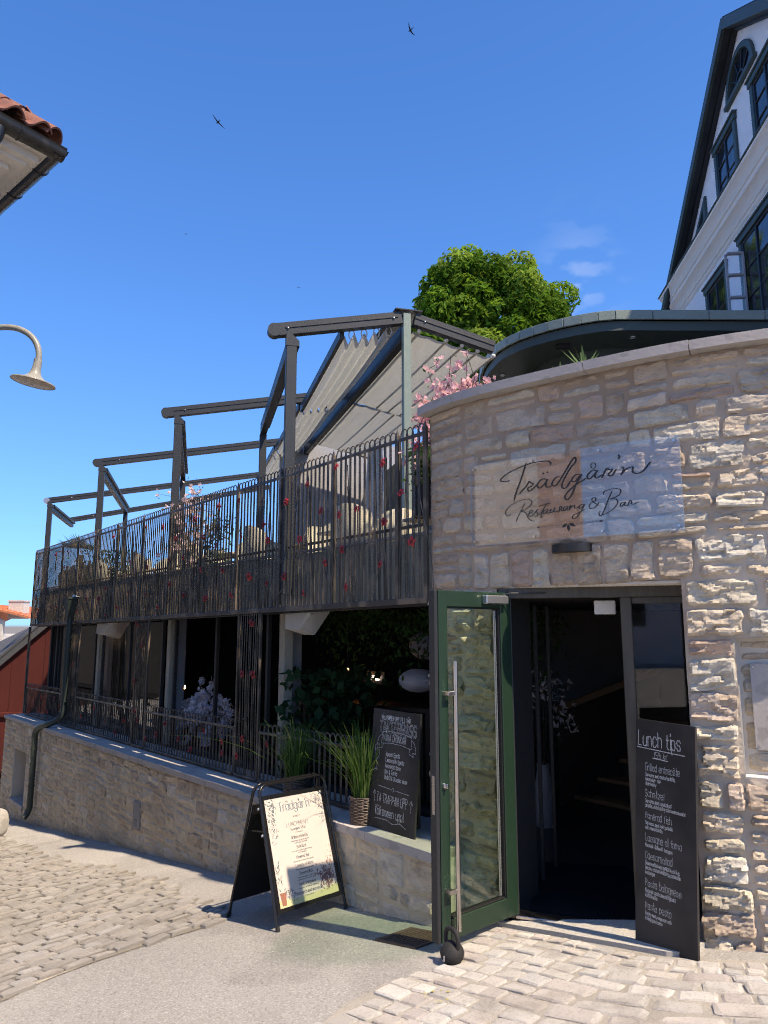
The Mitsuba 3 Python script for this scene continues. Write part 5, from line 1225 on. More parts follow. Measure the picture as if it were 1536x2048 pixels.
# half-round gable window
ca, cz, R = -1.48, 9.27, .40
arc = lambda r: [(-(ca + r * math.cos(t)), cz + r * 1.02 * math.sin(t)) for t in np.linspace(0, math.pi, 20)]
o_, i_ = arc(R + .08), arc(R)
aw = put('window', cat_([plate(hp_(0, 0, 0), -H3, Z3, o_ + i_[::-1], .045), cbox(hp_(ca - R - .12, cz - .06, 0), H3 * (2 * R + .24), HN3 * .06, Z3 * .06)]), 'm_green_trim', house)
put('pane', plate(hp_(0, 0, .003), -H3, Z3, i_, .004), 'm_pane_dark', aw)
ri = arc(.13); ro = arc(.155)
put('frame', cat_([plate(hp_(0, 0, .006), -H3, Z3, ro + ri[::-1], .02)] + [beam(hp_(ca + .15 * math.cos(t), cz + .153 * math.sin(t), .018), hp_(ca + .39 * math.cos(t), cz + .398 * math.sin(t), .018), .018, .018, up=HN3) for t in (.63, 1.26, 1.88, 2.51)] + [cbox(hp_(ca - R, cz, .006), H3 * 2 * R, HN3 * .02, Z3 * .03)]), 'm_dark_frame', aw)
# open casement
sw = put('open_casement', cat_([cbox(hp_(-1.17, z, .03), H3 * .06, HN3 * .22, Z3 * .03) for z in (6.0, 6.32, 6.64, 6.95)] + [cbox(hp_(-1.17, 6.0, .03), H3 * .03, HN3 * .03, Z3 * .98), cbox(hp_(-1.11, 6.0, .23), H3 * .03, HN3 * .03, Z3 * .98)]), 'm_grey_post', house)
put('glass', mesh([hp_(-1.15, 6.03, .05), hp_(-1.10, 6.03, .24), hp_(-1.10, 6.95, .24), hp_(-1.15, 6.95, .05)], [[0, 1, 2, 3]]), 'm_glass', sw)
put('facade_lamp', cat_([trimesh.creation.icosphere(2, .05).apply_translation(hp_(.95, 6.62, .12)), tube([hp_(.95, 6.62, 0), hp_(.95, 6.66, .12)], .015, 6)]), 'm_black', house)

# ---------------------------------------------------------------- house corner at the left, with its eaves
ev = thing('eaves_house', 'corner of a plastered house at the upper left, with black gutters and red roof tiles', 'house')
EC = V(-2.455, 4.868); EA_, EB = unit(V(-.92, .79)), unit(V(-.60, -.80))      # along the two eaves, away from the corner
e3 = lambda a, b, z: V(*(EC + EA_ * a + EB * b), z)
A3, B3 = V(*EA_, 0), V(*EB, 0)
OV = .42
put('wall', cat_([pbox(e3(OV, OV, -3), A3 * 6.0, B3 * .3, Z3 * 8.33), pbox(e3(OV, OV + .3, -3), A3 * .3, B3 * 3.2, Z3 * 8.33)]), 'm_plaster', ev)
put('soffit', cat_([pbox(e3(.03, .03, 5.47), A3 * 6.2, B3 * .5, Z3 * .03), pbox(e3(.03, .53, 5.4705), A3 * .5, B3 * 3.2, Z3 * .029)]), 'm_plaster', ev)
for i, (ins, z0, z1) in enumerate([(.09, 5.41, 5.468), (.15, 5.38, 5.415), (.24, 5.34, 5.38), (.32, 5.28, 5.345)]):
    put('eaves_moulding', cat_([pbox(e3(ins, ins, z0), A3 * 6, B3 * (OV - ins + .02), Z3 * (z1 - z0)), pbox(e3(ins, OV + .02, z0), A3 * (OV - ins + .02), B3 * 3, Z3 * (z1 - z0))]), 'm_plaster', ev)
def gutter(o, d, side, L):
    a = np.linspace(math.pi, 2 * math.pi, 11); r = .068
    pr = np.array([(r * math.cos(t), r * math.sin(t)) for t in a] + [(r * 1.0 + .008, .008), (r - .004, .006)] + [((r - .006) * math.cos(t), (r - .006) * math.sin(t)) for t in a[::-1]])
    v = np.vstack([o + side * p[0] + Z3 * p[1] for p in pr] + [o + d * L + side * p[0] + Z3 * p[1] for p in pr]); n = len(pr)
    return mesh(v, [[i, (i + 1) % n, n + (i + 1) % n, n + i] for i in range(n)])
g1 = put('gutter', gutter(e3(-.05, .0, 5.52), A3, -B3, 6.2), 'm_gutter', ev, smooth=50)
g2 = put('gutter', gutter(e3(.0, -.05, 5.52), B3, -A3, 3.4), 'm_gutter', ev, smooth=50)
for g_, d, s_ in ((g1, A3, -B3), (g2, B3, -A3)):
    for q in (.28, .75, 1.2): put('joint_band', tube([e3(0, 0, 5.52) + d * q + s_ * .071 * math.cos(t) + Z3 * .071 * math.sin(t) for t in np.linspace(math.pi, 2 * math.pi, 9)], .006, 5), 'm_gutter', g_)
dpp = put('swan_neck', tube(smooth_path([e3(0, .42, 5.46), e3(.02, .44, 5.36), e3(.22, .62, 5.24), e3(.36, .76, 5.08), e3(.37, .78, 4.9)], 6), .045, 12), 'm_gutter', ev, smooth=50)
sl1 = unit(V(*(-EA_ * 0 + EB), 0))
# roof tiles: one course of pantiles at the eaves, the ridge tile of the hip
rf_ = put('roof', cat_([mesh([e3(.0, .0, 5.545), e3(6.2, 0, 5.545), e3(6.2, 3.4, 8.2), e3(3.2, 3.2, 8.2)], [[0, 1, 2, 3]]), mesh([e3(0, 0, 5.545), e3(3.2, 3.2, 8.2), e3(0, 3.4, 5.545)], [[0, 1, 2]])]), 'm_roof_black', ev)
def pantile(o, along, up_, w=.215, l=.34):
    n_ = unit(np.cross(along, up_)); n_ = n_ if n_[2] > 0 else -n_
    t = np.linspace(0, 1, 11); hgt = np.where(t < .62, .055 * np.sin(np.pi * t / .62) ** 1.0, -.022 * np.sin(np.pi * (t - .62) / .38))
    rows = [[o + along * w * (x - .5) + up_ * (l * y) + n_ * (h + .02 + .012 * (1 - y)) for x, h in zip(t, hgt)] for y in (0, .5, 1)]
    v = np.vstack([np.array(r) for r in rows] + [np.array(rows[0]) - n_ * .016]); n = 11
    f = [[i * n + j, i * n + j + 1, (i + 1) * n + j + 1, (i + 1) * n + j] for i in range(2) for j in range(n - 1)] + [[3 * n + j, 3 * n + j + 1, j + 1, j] for j in range(n - 1)]
    return mesh(v, f)
upB = unit(V(*(EA_ * 1.0), .83)); upA = unit(V(*(EB * 1.0), .83))
for k in range(8):
    for c_ in range(4):
        if k * .2 < c_ * .18 - .1: continue
        put('roof_tile', pantile(e3(-.03, .17 + .2 * k, 5.575) + upB * .29 * c_, B3, upB), 'm_tile', rf_, smooth=40)
for k in range(4): put('roof_tile', pantile(e3(.20 + .2 * k, -.03, 5.575), A3, upA), 'm_tile', rf_, smooth=40)
hd3 = unit(V(*(EA_ + EB), .83)); sd3 = unit(np.cross(hd3, Z3)); hu3 = np.cross(sd3, hd3)
for c_ in range(3):
    o = e3(.03, .03, 5.58) + hd3 * .30 * c_
    pts_ = [[o + hd3 * y + sd3 * r * math.cos(t) + hu3 * (r * math.sin(t) + .01) for t in np.linspace(0, math.pi, 13)] for y, r in ((0, .115), (.36, .095))]
    inn = [[o + hd3 * y + sd3 * (r - .014) * math.cos(t) + hu3 * ((r - .014) * math.sin(t) + .01) for t in np.linspace(0, math.pi, 13)] for y, r in ((0, .115), (.36, .095))]
    v = np.vstack(pts_ + inn); n = 13
    f = [[j, j + 1, n + j + 1, n + j] for j in range(n - 1)] + [[2 * n + j, 3 * n + j, 3 * n + j + 1, 2 * n + j + 1] for j in range(n - 1)] + [[j, 2 * n + j, 2 * n + j + 1, j + 1] for j in range(n - 1)]
    put('hip_tile', mesh(v, f), 'm_tile', rf_, smooth=40)

rowh = thing('street_house', 'plain plastered house further down the left side of the street, out of frame', 'house')
put('wall', pbox(e3(6.1, OV, -5), A3 * 17.0, B3 * 5.0, Z3 * 11.5), 'm_plaster', rowh)
put('roof', cat_([pbox(e3(6.0, OV - .4, 6.3), A3 * 17.2, B3 * 3.2 + Z3 * 2.6, Z3 * .15), pbox(e3(6.0, OV + 5.8, 6.3), A3 * 17.2, B3 * -3.0 + Z3 * 2.6, Z3 * .15)]), 'm_tile', rowh)
for k in range(6): put('window', cbox(e3(7.2 + 2.6 * k, OV - .03, 1.2), A3 * 1.0, B3 * .04, Z3 * 1.4), 'm_pane_dark', rowh)
farh = thing('street_house', 'dark timber house closing the lower end of the street, out of frame', 'house')
put('wall', pbox((-48, 24, -6), (24.5, 9.5, 0), (-2, 5, 0), (0, 0, 13)), 'm_timber', farh)
put('roof', pbox((-49, 23.5, 7), (24.5, 10.2, 0), (-1.5, 3.5, 2.4), (0, 0, .2)), 'm_tile', farh)
# ---------------------------------------------------------------- street lamp on that house
sl_ = thing('street_lamp', 'grey gooseneck street lamp with a dished round head, reaching in from the left', 'street lamp')
lc = V(-3.051, 6.0, 0)
arm = smooth_path([V(-4.3, 6.0, 4.10), V(-3.9, 6.0, 4.36), V(-3.60, 6.0, 4.55), V(-3.42, 6.0, 4.61), V(-3.24, 6.0, 4.60), V(-3.10, 6.0, 4.51), V(-3.045, 6.0, 4.40), V(-3.043, 6.0, 4.29)], 7)
put('arm', tube(arm, .026, 14), 'm_lamp', sl_, smooth=60)
put('wall_bracket', cbox((-4.42, 5.92, 3.95), (.14, 0, 0), (0, .16, 0), (0, 0, .30)), 'm_anthracite_dark', sl_)
shade = lathe([(.030, 4.285), (.034, 4.285), (.036, 4.24), (.042, 4.20), (.058, 4.165), (.095, 4.135), (.150, 4.118), (.182, 4.108), (.185, 4.098), (.178, 4.098)], 36)
put('shade', shade.apply_translation((-3.043, 6.0, 0)), 'm_lamp', sl_, smooth=40)
tilt = trimesh.transformations.rotation_matrix(math.radians(9), (.0, 1, 0), (-3.043, 6, 4.28))
put('lens', lathe([(.179, 4.100), (.12, 4.096), (.0001, 4.094)], 36).apply_translation((-3.043, 6.0, 0)), 'm_lamp_glass', sl_, smooth=40)
put('collar', tube([V(-3.043, 6, 4.275), V(-3.043, 6, 4.315)], .034, 14), 'm_lamp', sl_, smooth=40)
for k in list(scene):
    if k.startswith(sl_ + '__') and k.split('__')[1] in ('shade', 'lens'): scene[k]['to_world'] = T(tilt)

# ---------------------------------------------------------------- red shed and houses far left
sh = thing('red_shed', 'dark red wooden shed with grey corrugated roof beyond the low wall', 'shed')
w0, w1 = V(-12.2, 19.0), V(-7.6, 19.0)
vb = lambda x: 1.113 + (x + 10.0) * .872
xs = np.arange(-12.2, -7.6, .42)
for x in xs: put('board', mesh([(x + .006, 19.0, -3), (x + .414, 19.0, -3), (x + .414, 19.0, vb(x + .414) - .08), (x + .006, 19.0, vb(x) - .08), (x + .006, 18.97, -3), (x + .414, 18.97, -3), (x + .414, 18.97, vb(x + .414) - .08), (x + .006, 18.97, vb(x) - .08)], [[4, 5, 6, 7], [0, 4, 7, 3], [1, 2, 6, 5], [3, 7, 6, 2]]), 'm_falu', sh)
put('backing', pbox((-12.2, 19.02, -3), (4.6, 0, 0), (0, .1, 0), (0, 0, 3.0)), 'm_black', sh)
put('ledger', cbox((-12.2, 18.90, -.30), (4.6, 0, 0), (0, .07, 0), (0, 0, .10)), 'm_falu', sh)
put('verge_board', beam((-12.4, 18.9, vb(-12.4) - .06), (-7.4, 18.9, vb(-7.4) - .06), .06, .22), 'm_shed_roof', sh)
rv, rfc = [], []
K = 60
for i, q in enumerate(np.linspace(0, 1, K + 1)):
    A_ = V(-12.4, 18.85, vb(-12.4)) * (1 - q) + V(-16.9, 27, .15) * q; B_ = V(-7.4, 18.85, vb(-7.4)) * (1 - q) + V(-11.6, 27, 2.70) * q
    h = V(0, 0, .035 * (i % 2)); rv += [A_ + h, B_ + h]
rfc = [[2 * i, 2 * i + 1, 2 * i + 3, 2 * i + 2] for i in range(K)]
put('corrugated_roof', mesh(rv, rfc), 'm_shed_roof', sh)
oh = thing('orange_roofed_house', 'pale house with a bright orange tiled roof far down the hill at the left', 'house')
put('wall', cat_([pbox((-26, 40, -6), (4.9, 0, 0), (0, .3, 0), (0, 0, 8.3)), plate((-26, 40, 2.3), (1, 0, 0), (0, 0, 1), [(0, 0), (4.9, 0), (2.45, 1.3)], -.25)]), 'm_plaster', oh)
rh = put('roof', cat_([pbox((-22.2, 39.7, 3.05), (2.7, 0, -.65), (0, 6, 0), (0, 0, .12)), pbox((-22.2, 39.7, 3.05), (-2.9, 0, -1.3), (0, 6, 0), (0, 0, .12))]), 'm_tile_orange', oh)
put('tile_ribs', cat_([beam((-22.2 + .3 * k, 39.72, 3.18 - .072 * k), (-22.2 + .3 * k, 45.6, 3.18 - .072 * k), .08, .05) for k in range(9)]), 'm_tile_orange', rh, kind='stuff')
put('chimney', cat_([cbox((-21.15, 40.6, 2.4), (.85, 0, 0), (0, .7, 0), (0, 0, 1.0)), cbox((-21.2, 40.55, 3.36), (.95, 0, 0), (0, .8, 0), (0, 0, .08))]), 'm_plaster', oh)
an = thing('roof_aerial', 'thin roof aerial mast beside the orange roof far left', 'aerial')
put('mast', tube([(-19.75, 41, 1.8), (-19.8, 41, 3.75)], .028, 5), 'm_anthracite', an)
put('crossbar', tube([(-19.95, 41, 3.55), (-19.6, 41, 3.55)], .02, 5), 'm_anthracite', an)

# ---------------------------------------------------------------- pale traffic stone, drain grate
bs_ = trimesh.creation.icosphere(4, 1.0); v = np.array(bs_.vertices)
v = np.sign(v) * np.abs(v) ** .62; v = v * V(.34, .22, .24); v += (mfbm(v * 6 + 3, 3, 2)[:, None] - .5) * .03
cx, cy = -6.62, 12.55
bs_.vertices = v + V(cx, cy, float(ground_z(cx, cy)) + .25)
put('traffic_stone', bs_, 'm_granite', smooth=True, label='pale rounded concrete traffic stone at the left edge of the street', cat='traffic stone')
put('stone_feet', cat_([cbox((cx + x - .05, cy - .1, float(ground_z(cx + x, cy)) - .03), (.1, 0, 0), (0, .2, 0), (0, 0, .09)) for x in (-.2, .2)]), 'm_rubber', 'traffic_stone')
gr_ = thing('drain_grate', 'rusty square drain grate set in the asphalt beside the open door', 'drain grate')
gq = [V(-.04, 5.21), V(.19, 5.40), V(.42, 5.17), V(.20, 4.98)]
gd, ge = unit(gq[1] - gq[0]), unit(gq[3] - gq[0]); LA, LB = .30, .33
gz = lambda q: float(ground_z(*q))
def gbox(a0, a1, b0, b1, h, lift=0.0):
    c = [gq[0] + gd * a0 + ge * b0, gq[0] + gd * a1 + ge * b0, gq[0] + gd * a1 + ge * b1, gq[0] + gd * a0 + ge * b1]
    v = [(*p, gz(p) + lift) for p in c] + [(*p, gz(p) + lift + h) for p in c]
    m = trimesh.convex.convex_hull(np.array(v)); return m
put('rim', cat_([gbox(-.015, LA + .015, -.015, .012, .016, -.004), gbox(-.015, LA + .015, LB - .012, LB + .015, .016, -.004), gbox(-.015, .012, .012, LB - .012, .016, -.004), gbox(LA - .012, LA + .015, .012, LB - .012, .016, -.004)]), 'm_grate', gr_)
put('pit', gbox(.01, LA - .01, .01, LB - .01, .002, .002), 'm_black', gr_)
for k in range(10): put('grate_bar', gbox(.014, LA - .014, .018 + k * .0305, .018 + k * .0305 + .017, .010, .004), 'm_grate', gr_)

# ---------------------------------------------------------------- swifts
def bird(loc, span, yaw, roll, pitch, label):
    b = thing('swift', label, 'bird', 'swifts in the sky')
    R_ = trimesh.transformations.euler_matrix(roll, pitch, yaw); R_[:3, 3] = loc
    bd_ = lathe([(.0001, -.45), (.05, -.36), (.085, -.12), (.10, .10), (.075, .28), (.03, .38), (.0001, .42)], 12)
    bd_.apply_transform(trimesh.transformations.rotation_matrix(math.pi / 2, (0, 1, 0)))
    wings = []
    def put_(n_, m_, sm=False):
        m_ = m_.copy(); m_.apply_scale(span / 2); m_.apply_transform(R_); put(n_, m_, 'm_bird', b, smooth=sm)
    put_('body', bd_, True)
    for s in (1, -1):
        y = np.linspace(.05, 1, 9); le = .16 - .05 * y - .42 * y ** 2.4; ch = .26 * (1 - y) ** .6 + .015; zz = .10 * y - .16 * y ** 2
        v = [(l, s * yy, z_) for l, yy, z_ in zip(le, y, zz)] + [(l - c_, s * yy, z_) for l, c_, yy, z_ in zip(le, ch, y, zz)] + [(l - c_ * .4, s * yy, z_ + .02) for l, c_, yy, z_ in zip(le, ch, y, zz)]
        n = 9; f = []
        for i in range(n - 1): f += [[i, i + 1, 2 * n + i + 1, 2 * n + i], [2 * n + i, 2 * n + i + 1, n + i + 1, n + i], [i, n + i, n + i + 1, i + 1]]
        put_('wing', mesh(v, f))
    v = [(-.38, 0, 0), (-.72, .10, 0), (-.55, 0, 0), (-.72, -.10, 0), (-.40, 0, .02)]
    put_('tail', mesh(v, [[0, 1, 2], [0, 2, 3], [4, 2, 1], [4, 3, 2]]))
bird((.589, 14, 15.075), .30, 2.35, .95, .1, 'dark swift near the top of the sky, wings slanting, above the tree')
bird((-3.09, 12, 11.264), .33, 2.2, .55, -.2, 'larger dark swift with spread wings, left of centre in the sky')
bird((-11.958, 40, 25.379), .34, .4, .3, 0, 'tiny far swift, a speck below the spread-winged one')
bird((-5.099, 40, 21.935), .34, 1.4, .3, 0, 'tiny far swift, a speck above the pergola')

# ---------------------------------------------------------------- houses across the street, seen in the glass
op = thing('opposite_house', 'pale house with rows of windows across the street behind the viewer', 'house')
o0, od, on = V(-6.2, -9.3), unit(V(.93, -.37)), unit(V(.37, .93))
o3 = lambda a, z, o=0.0: V(*(o0 + od * a + on * o), z)
put('wall', pbox(o3(0, -1, -.3), V(*od, 0) * 9.0, V(*on, 0) * .3, Z3 * 8.2), 'm_wall_white', op)
put('roof', pbox(o3(-.3, 7.15, .4), V(*od, 0) * 9.6, V(*(-on), .9) * 4.0, Z3 * .15), 'm_tile', op)
for i in range(4):
    for z in (2.0, 4.7):
        w_ = put('window', cbox(o3(.8 + 2.1 * i, z, 0), V(*od, 0) * 1.1, V(*on, 0) * .03, Z3 * 1.5), 'm_green_trim', op)
        put('pane', cbox(o3(.9 + 2.1 * i, z + .1, .031), V(*od, 0) * .9, V(*on, 0) * .01, Z3 * 1.3), 'm_pane_dark', w_)
of = thing('orange_house', 'orange plastered house up the street behind the viewer', 'house')
p0, pd, pn_ = V(-11.4, 1.6), unit(V(.16, -.987)), unit(V(.987, .16))
put('wall', pbox(V(*p0, -3), V(*pd, 0) * 4.3, V(*(-pn_), 0) * .3, Z3 * 10.5), 'm_plaster_orange', of)
for i in range(2):
    w_ = put('window', cbox(V(*(p0 + pd * (.8 + 2.1 * i)), 2.6), V(*pd, 0) * 1.0, V(*pn_, 0) * .03, Z3 * 1.6), 'm_cream_trim', of)
    put('pane', cbox(V(*(p0 + pd * (.9 + 2.1 * i) + pn_ * .031), 2.7), V(*pd, 0) * .8, V(*pn_, 0) * .01, Z3 * 1.4), 'm_pane_dark', w_)
put('roof', pbox(V(*(p0 - pd * .3 + pn_ * .4), 7.4), V(*pd, 0) * 4.9, V(*(-pn_), .9) * 3.5, Z3 * .15), 'm_tile', of)
# ---------------------------------------------------------------- plants
def leaf_cloud(centres, normals, size, rng, colours, aspect=.42, droop=.0):
    """many small pointed leaves (two triangles folded at the midrib), one colour per leaf"""
    n = len(centres)
    a = rng.normal(0, 1, (n, 3)); a -= normals * (a * normals).sum(1, keepdims=True); a /= np.linalg.norm(a, axis=1, keepdims=True) + 1e-9
    a[:, 2] -= droop; a /= np.linalg.norm(a, axis=1, keepdims=True)
    b = np.cross(normals, a); b /= np.linalg.norm(b, axis=1, keepdims=True) + 1e-9
    L = (size * rng.uniform(.65, 1.25, n))[:, None]
    up_ = np.cross(a, b)
    p = [centres - a * L * .5, centres + b * L * aspect * .5 + up_ * L * .06, centres + a * L * .5, centres - b * L * aspect * .5 + up_ * L * .06]
    v = np.stack(p, 1).reshape(-1, 3)
    k = np.arange(n)[:, None] * 4
    f = np.vstack([k + [0, 1, 2], k + [0, 2, 3]])
    return v, f, np.repeat(colours, 4, 0)
def leaves(base, c, nrm, size, rng, cols, bs, parent, kind='stuff', aspect=.42, droop=0.0):
    v, f, cc = leaf_cloud(c, nrm, size, rng, cols, aspect, droop)
    return put(base, mesh(v, f), bs, parent, color=np.clip(cc, .005, .9), kind=kind)
# ---- the chestnut behind
tr = thing('leafy_tree', 'big bright green broadleaved tree rising behind the pergola and the round pavilion', 'tree')
rt_ = np.random.default_rng(8)
TC = V(2.98, 20.5, 10.2)
put('trunk', tube(smooth_path([V(3.0, 20.6, 1.0), V(3.05, 20.55, 4.5), V(3.0, 20.5, 7.6), V(3.1, 20.5, 9.4)], 5), np.linspace(.34, .14, 16), 10), 'm_bark', tr, smooth=60)
clumps = []
for _ in range(900):
    d = rt_.normal(0, 1, 3); d /= np.linalg.norm(d); rr = rt_.uniform(.55, 1.0) ** .5
    q = d * V(2.25, 2.2, 2.65) * rr
    q *= 1 + .24 * (mnoise((d * 2.3 + 5)[None], 3)[0] - .5) * 2
    if q[2] < -2.3: continue
    if any(np.linalg.norm(q - c[0]) < .47 for c in clumps): continue
    clumps.append((q, rt_.uniform(.34, .62)))
for k in range(9):
    e = clumps[rt_.integers(len(clumps))][0] * .75
    put('branch', tube(smooth_path([V(3.05, 20.5, 8.0 + .2 * k), TC + e * .45 + V(0, 0, -.5), TC + e], 4), np.linspace(.09, .02, 9), 6), 'm_bark', tr)
C_, N_, K_ = [], [], []
for q, r in clumps:
    n = int(300 * (r / .5) ** 2)
    d = rt_.normal(0, 1, (n, 3)); d[:, 2] = d[:, 2] * .7 + .35; d /= np.linalg.norm(d, axis=1, keepdims=True)
    pts_ = TC + q + d * (r * rt_.uniform(.72, 1.08, n))[:, None] * V(1, 1, .82)
    C_.append(pts_); nn_ = d + rt_.normal(0, .45, (n, 3)) + V(0, 0, .35); N_.append(nn_ / np.linalg.norm(nn_, axis=1, keepdims=True))
    base = np.array([(.135, .245, .024), (.18, .295, .032), (.10, .19, .022), (.24, .34, .05)])[rt_.integers(4)] * rt_.uniform(.8, 1.15)
    K_.append(base[None] * rt_.uniform(.7, 1.3, (n, 1)) + rt_.normal(0, .006, (n, 3)))
C_, N_, K_ = np.vstack(C_), np.vstack(N_), np.vstack(K_)
leaves('crown', C_, N_, .21, rt_, K_, 'm_leaf', tr, droop=.35)
fl_ = rt_.choice(len(C_), 240, replace=False)
# ---- grass pots on the ledge
def grass_pot(u, off, pr, ph, gh, n, seed, label):
    rg_ = np.random.default_rng(seed)
    g_ = thing('grass_pot', label, 'potted plant', 'potted grasses on the ledge')
    z0 = float(lip(u)) + .004; c = fp(u, z0, off)
    put('pot', lathe([(.0001, 0), (pr * .86, 0), (pr * .9, .01), (pr * .98, ph - .015), (pr, ph), (pr * .9, ph), (pr * .88, ph - .03), (.0001, ph - .035)], 28, c), 'm_black', g_, smooth=40)
    nb = int(ph / .0125)
    for k in range(nb):                                           # woven bands
        zz = .008 + k * .0125; r = pr * (.90 + .08 * zz / ph) + .002
        P = [c + V((r + .004 * math.sin(8 * t + (k % 2) * math.pi)) * math.cos(t), (r + .004 * math.sin(8 * t + (k % 2) * math.pi)) * math.sin(t), zz + .0015 * math.sin(5 * t + k)) for t in np.linspace(0, 2 * math.pi, 41)]
        put('woven_band', tube(P, .0058, 5, caps=False), 'm_wicker', g_, smooth=60)
    v, f, cc = [], [], []
    for _ in range(n):
        a = rg_.uniform(0, 6.28); rr = pr * .75 * math.sqrt(rg_.random()); b0_ = c + V(rr * math.cos(a), rr * math.sin(a), ph - .03)
        h = gh * rg_.uniform(.45, 1.0); sp = rg_.gamma(2.0, .085) * h / .5; bend = rg_.uniform(.2, 1.0)
        a2 = a + rg_.normal(0, .5); d = V(math.cos(a2), math.sin(a2), 0); sd = V(-d[1], d[0], 0)
        w = rg_.uniform(.003, .0052); m = 7; k0 = len(v)
        over = rg_.random() < .07
        for i in range(m):
            t = i / (m - 1); out_ = sp * (.25 * t + .75 * t ** 2.2)
            zz = h * (t - (.16 if not over else .62) * bend * t ** 3)
            p = b0_ + d * (out_ * (2.0 if over else 1)) + V(0, 0, zz); ww = w * (1 - t ** 2.5) + .0006
            v += [p - sd * ww, p + sd * ww]
        col = np.array([(.09, .17, .035), (.12, .21, .05), (.06, .12, .03), (.16, .22, .07)])[rg_.integers(4)] * rg_.uniform(.7, 1.2)
        cc += [col] * (2 * m)
        f += [[k0 + 2 * i, k0 + 2 * i + 1, k0 + 2 * i + 3, k0 + 2 * i + 2] for i in range(m - 1)]
    put('grass_blades', mesh(v, f), 'm_grass', g_, color=np.clip(np.array(cc), .01, .9), kind='stuff')
grass_pot(.625, .17, .115, .215, .68, 330, 1, 'tall grass in a dark woven pot beside the welcome blackboard')
grass_pot(1.70, .17, .115, .20, .66, 260, 2, 'tall grass in a woven pot on the ledge, behind the sandwich board')
# ---- blossom plants
def blossom_plant(label, base, tips_, r, n, seed, bs, group=None, pot=None, leafy=0, spread=.16):
    q = np.random.default_rng(seed)
    t_ = thing('blossom_plant', label, 'blossoming plant', group)
    B = V(*base); v, f = [], []; brs = []; pts_ = []
    for tp in tips_:
        tp = V(*tp); mid = B * .45 + tp * .55 + q.normal(0, .08, 3)
        P = smooth_path([B, mid, tp], 8); brs.append(tube(P, np.linspace(.012, .003, len(P)), 5))
        for _ in range(5):
            k = q.integers(len(P) // 3, len(P)); e = P[k] + q.normal(0, spread * .8, 3)
            brs.append(tube([P[k], (P[k] + e) / 2 + q.normal(0, .02, 3), e], [.004, .003, .002], 4)); pts_ += [P[k] + (e - P[k]) * x for x in (.6, .8, 1.0)]
        pts_ += [P[k] for k in range(len(P) // 2, len(P))]
    pts_ = np.array(pts_)
    put('branches', cat_(brs), 'm_twig', t_, kind='stuff')
    cs, ns = [], []
    for _ in range(n):
        c = pts_[q.integers(len(pts_))] + q.normal(0, spread * .18, 3)
        a0 = q.normal(0, 1, 3); a0 /= np.linalg.norm(a0); x_ = unit(np.cross(a0, (.3, .2, 1))); y_ = np.cross(a0, x_)
        rr = r * q.uniform(.7, 1.2)
        for j in range(5):
            a = 2 * math.pi * j / 5 + q.normal(0, .15); d = x_ * math.cos(a) + y_ * math.sin(a); sd = np.cross(a0, d); k = len(v)
            v += [c, c + d * rr * .6 + sd * rr * .42 + a0 * rr * .25, c + d * rr + a0 * rr * .2, c + d * rr * .6 - sd * rr * .42 + a0 * rr * .25]
            f += [[k, k + 1, k + 2], [k, k + 2, k + 3]]
    put('blossoms', mesh(v, f), bs, t_, kind='stuff')
    if leafy:
        c = pts_[q.integers(len(pts_), size=leafy)] + q.normal(0, .05, (leafy, 3)); n_ = q.normal(0, 1, (leafy, 3)); n_ /= np.linalg.norm(n_, axis=1, keepdims=True)
        leaves('leaves', c, n_, .05, q, np.tile([.08, .14, .04], (leafy, 1)) * q.uniform(.6, 1.3, (leafy, 1)), 'm_leaf', t_)
    if pot: put('pot', lathe([(.0001, 0), (.13, 0), (.16, .28), (.17, .30), (.15, .30), (.14, .27), (.0001, .26)], 20, pot), 'm_black', t_, smooth=40)
    return t_
qp = np.random.default_rng(21)
tips_ = [(.60 + .09 * k + qp.normal(0, .05), 6.75 + qp.normal(0, .12), 4.62 - .055 * abs(k - 1.5) ** 1.6 + qp.normal(0, .06)) for k in range(-1, 5)] + [(.40, 6.6, 4.02), (.46, 6.55, 4.15), (.62, 6.6, 4.32), (.75, 6.6, 4.36), (.36, 6.55, 3.86), (.42, 6.6, 4.45), (.85, 6.6, 4.3), (.30, 6.5, 3.95), (.28, 6.45, 3.72), (.42, 6.5, 3.7)]
blossom_plant('pink blossom branches spilling over the left end of the stone wall', (.72, 6.75, 2.7), tips_, .032, 1200, 3, 'm_blossom', pot=(.72, 6.75, 2.33), leafy=120)
blossom_plant('pale pink blossom plant among the seats in the middle of the terrace', (-2.85, 10.4, 2.7), [(-2.85 + qp.normal(0, .28), 10.4 + qp.normal(0, .2), qp.uniform(3.5, 4.15)) for _ in range(12)], .030, 420, 4, 'm_blossom_pale', pot=(-2.85, 10.4, 2.33), leafy=260, spread=.2)
blossom_plant('white blossom tree behind the ledge railing inside the window', (-2.6, 10.9, .30), [(-2.72, 11.0, 1.22), (-2.5, 10.7, 1.20), (-3.15, 11.5, .78), (-3.0, 11.3, .86), (-2.15, 10.25, .84), (-2.4, 10.55, .95), (-2.68, 10.95, .66), (-2.3, 10.45, .62), (-2.85, 11.15, .95), (-2.45, 10.65, .80)], .046, 900, 5, 'm_blossom_white', spread=.15)
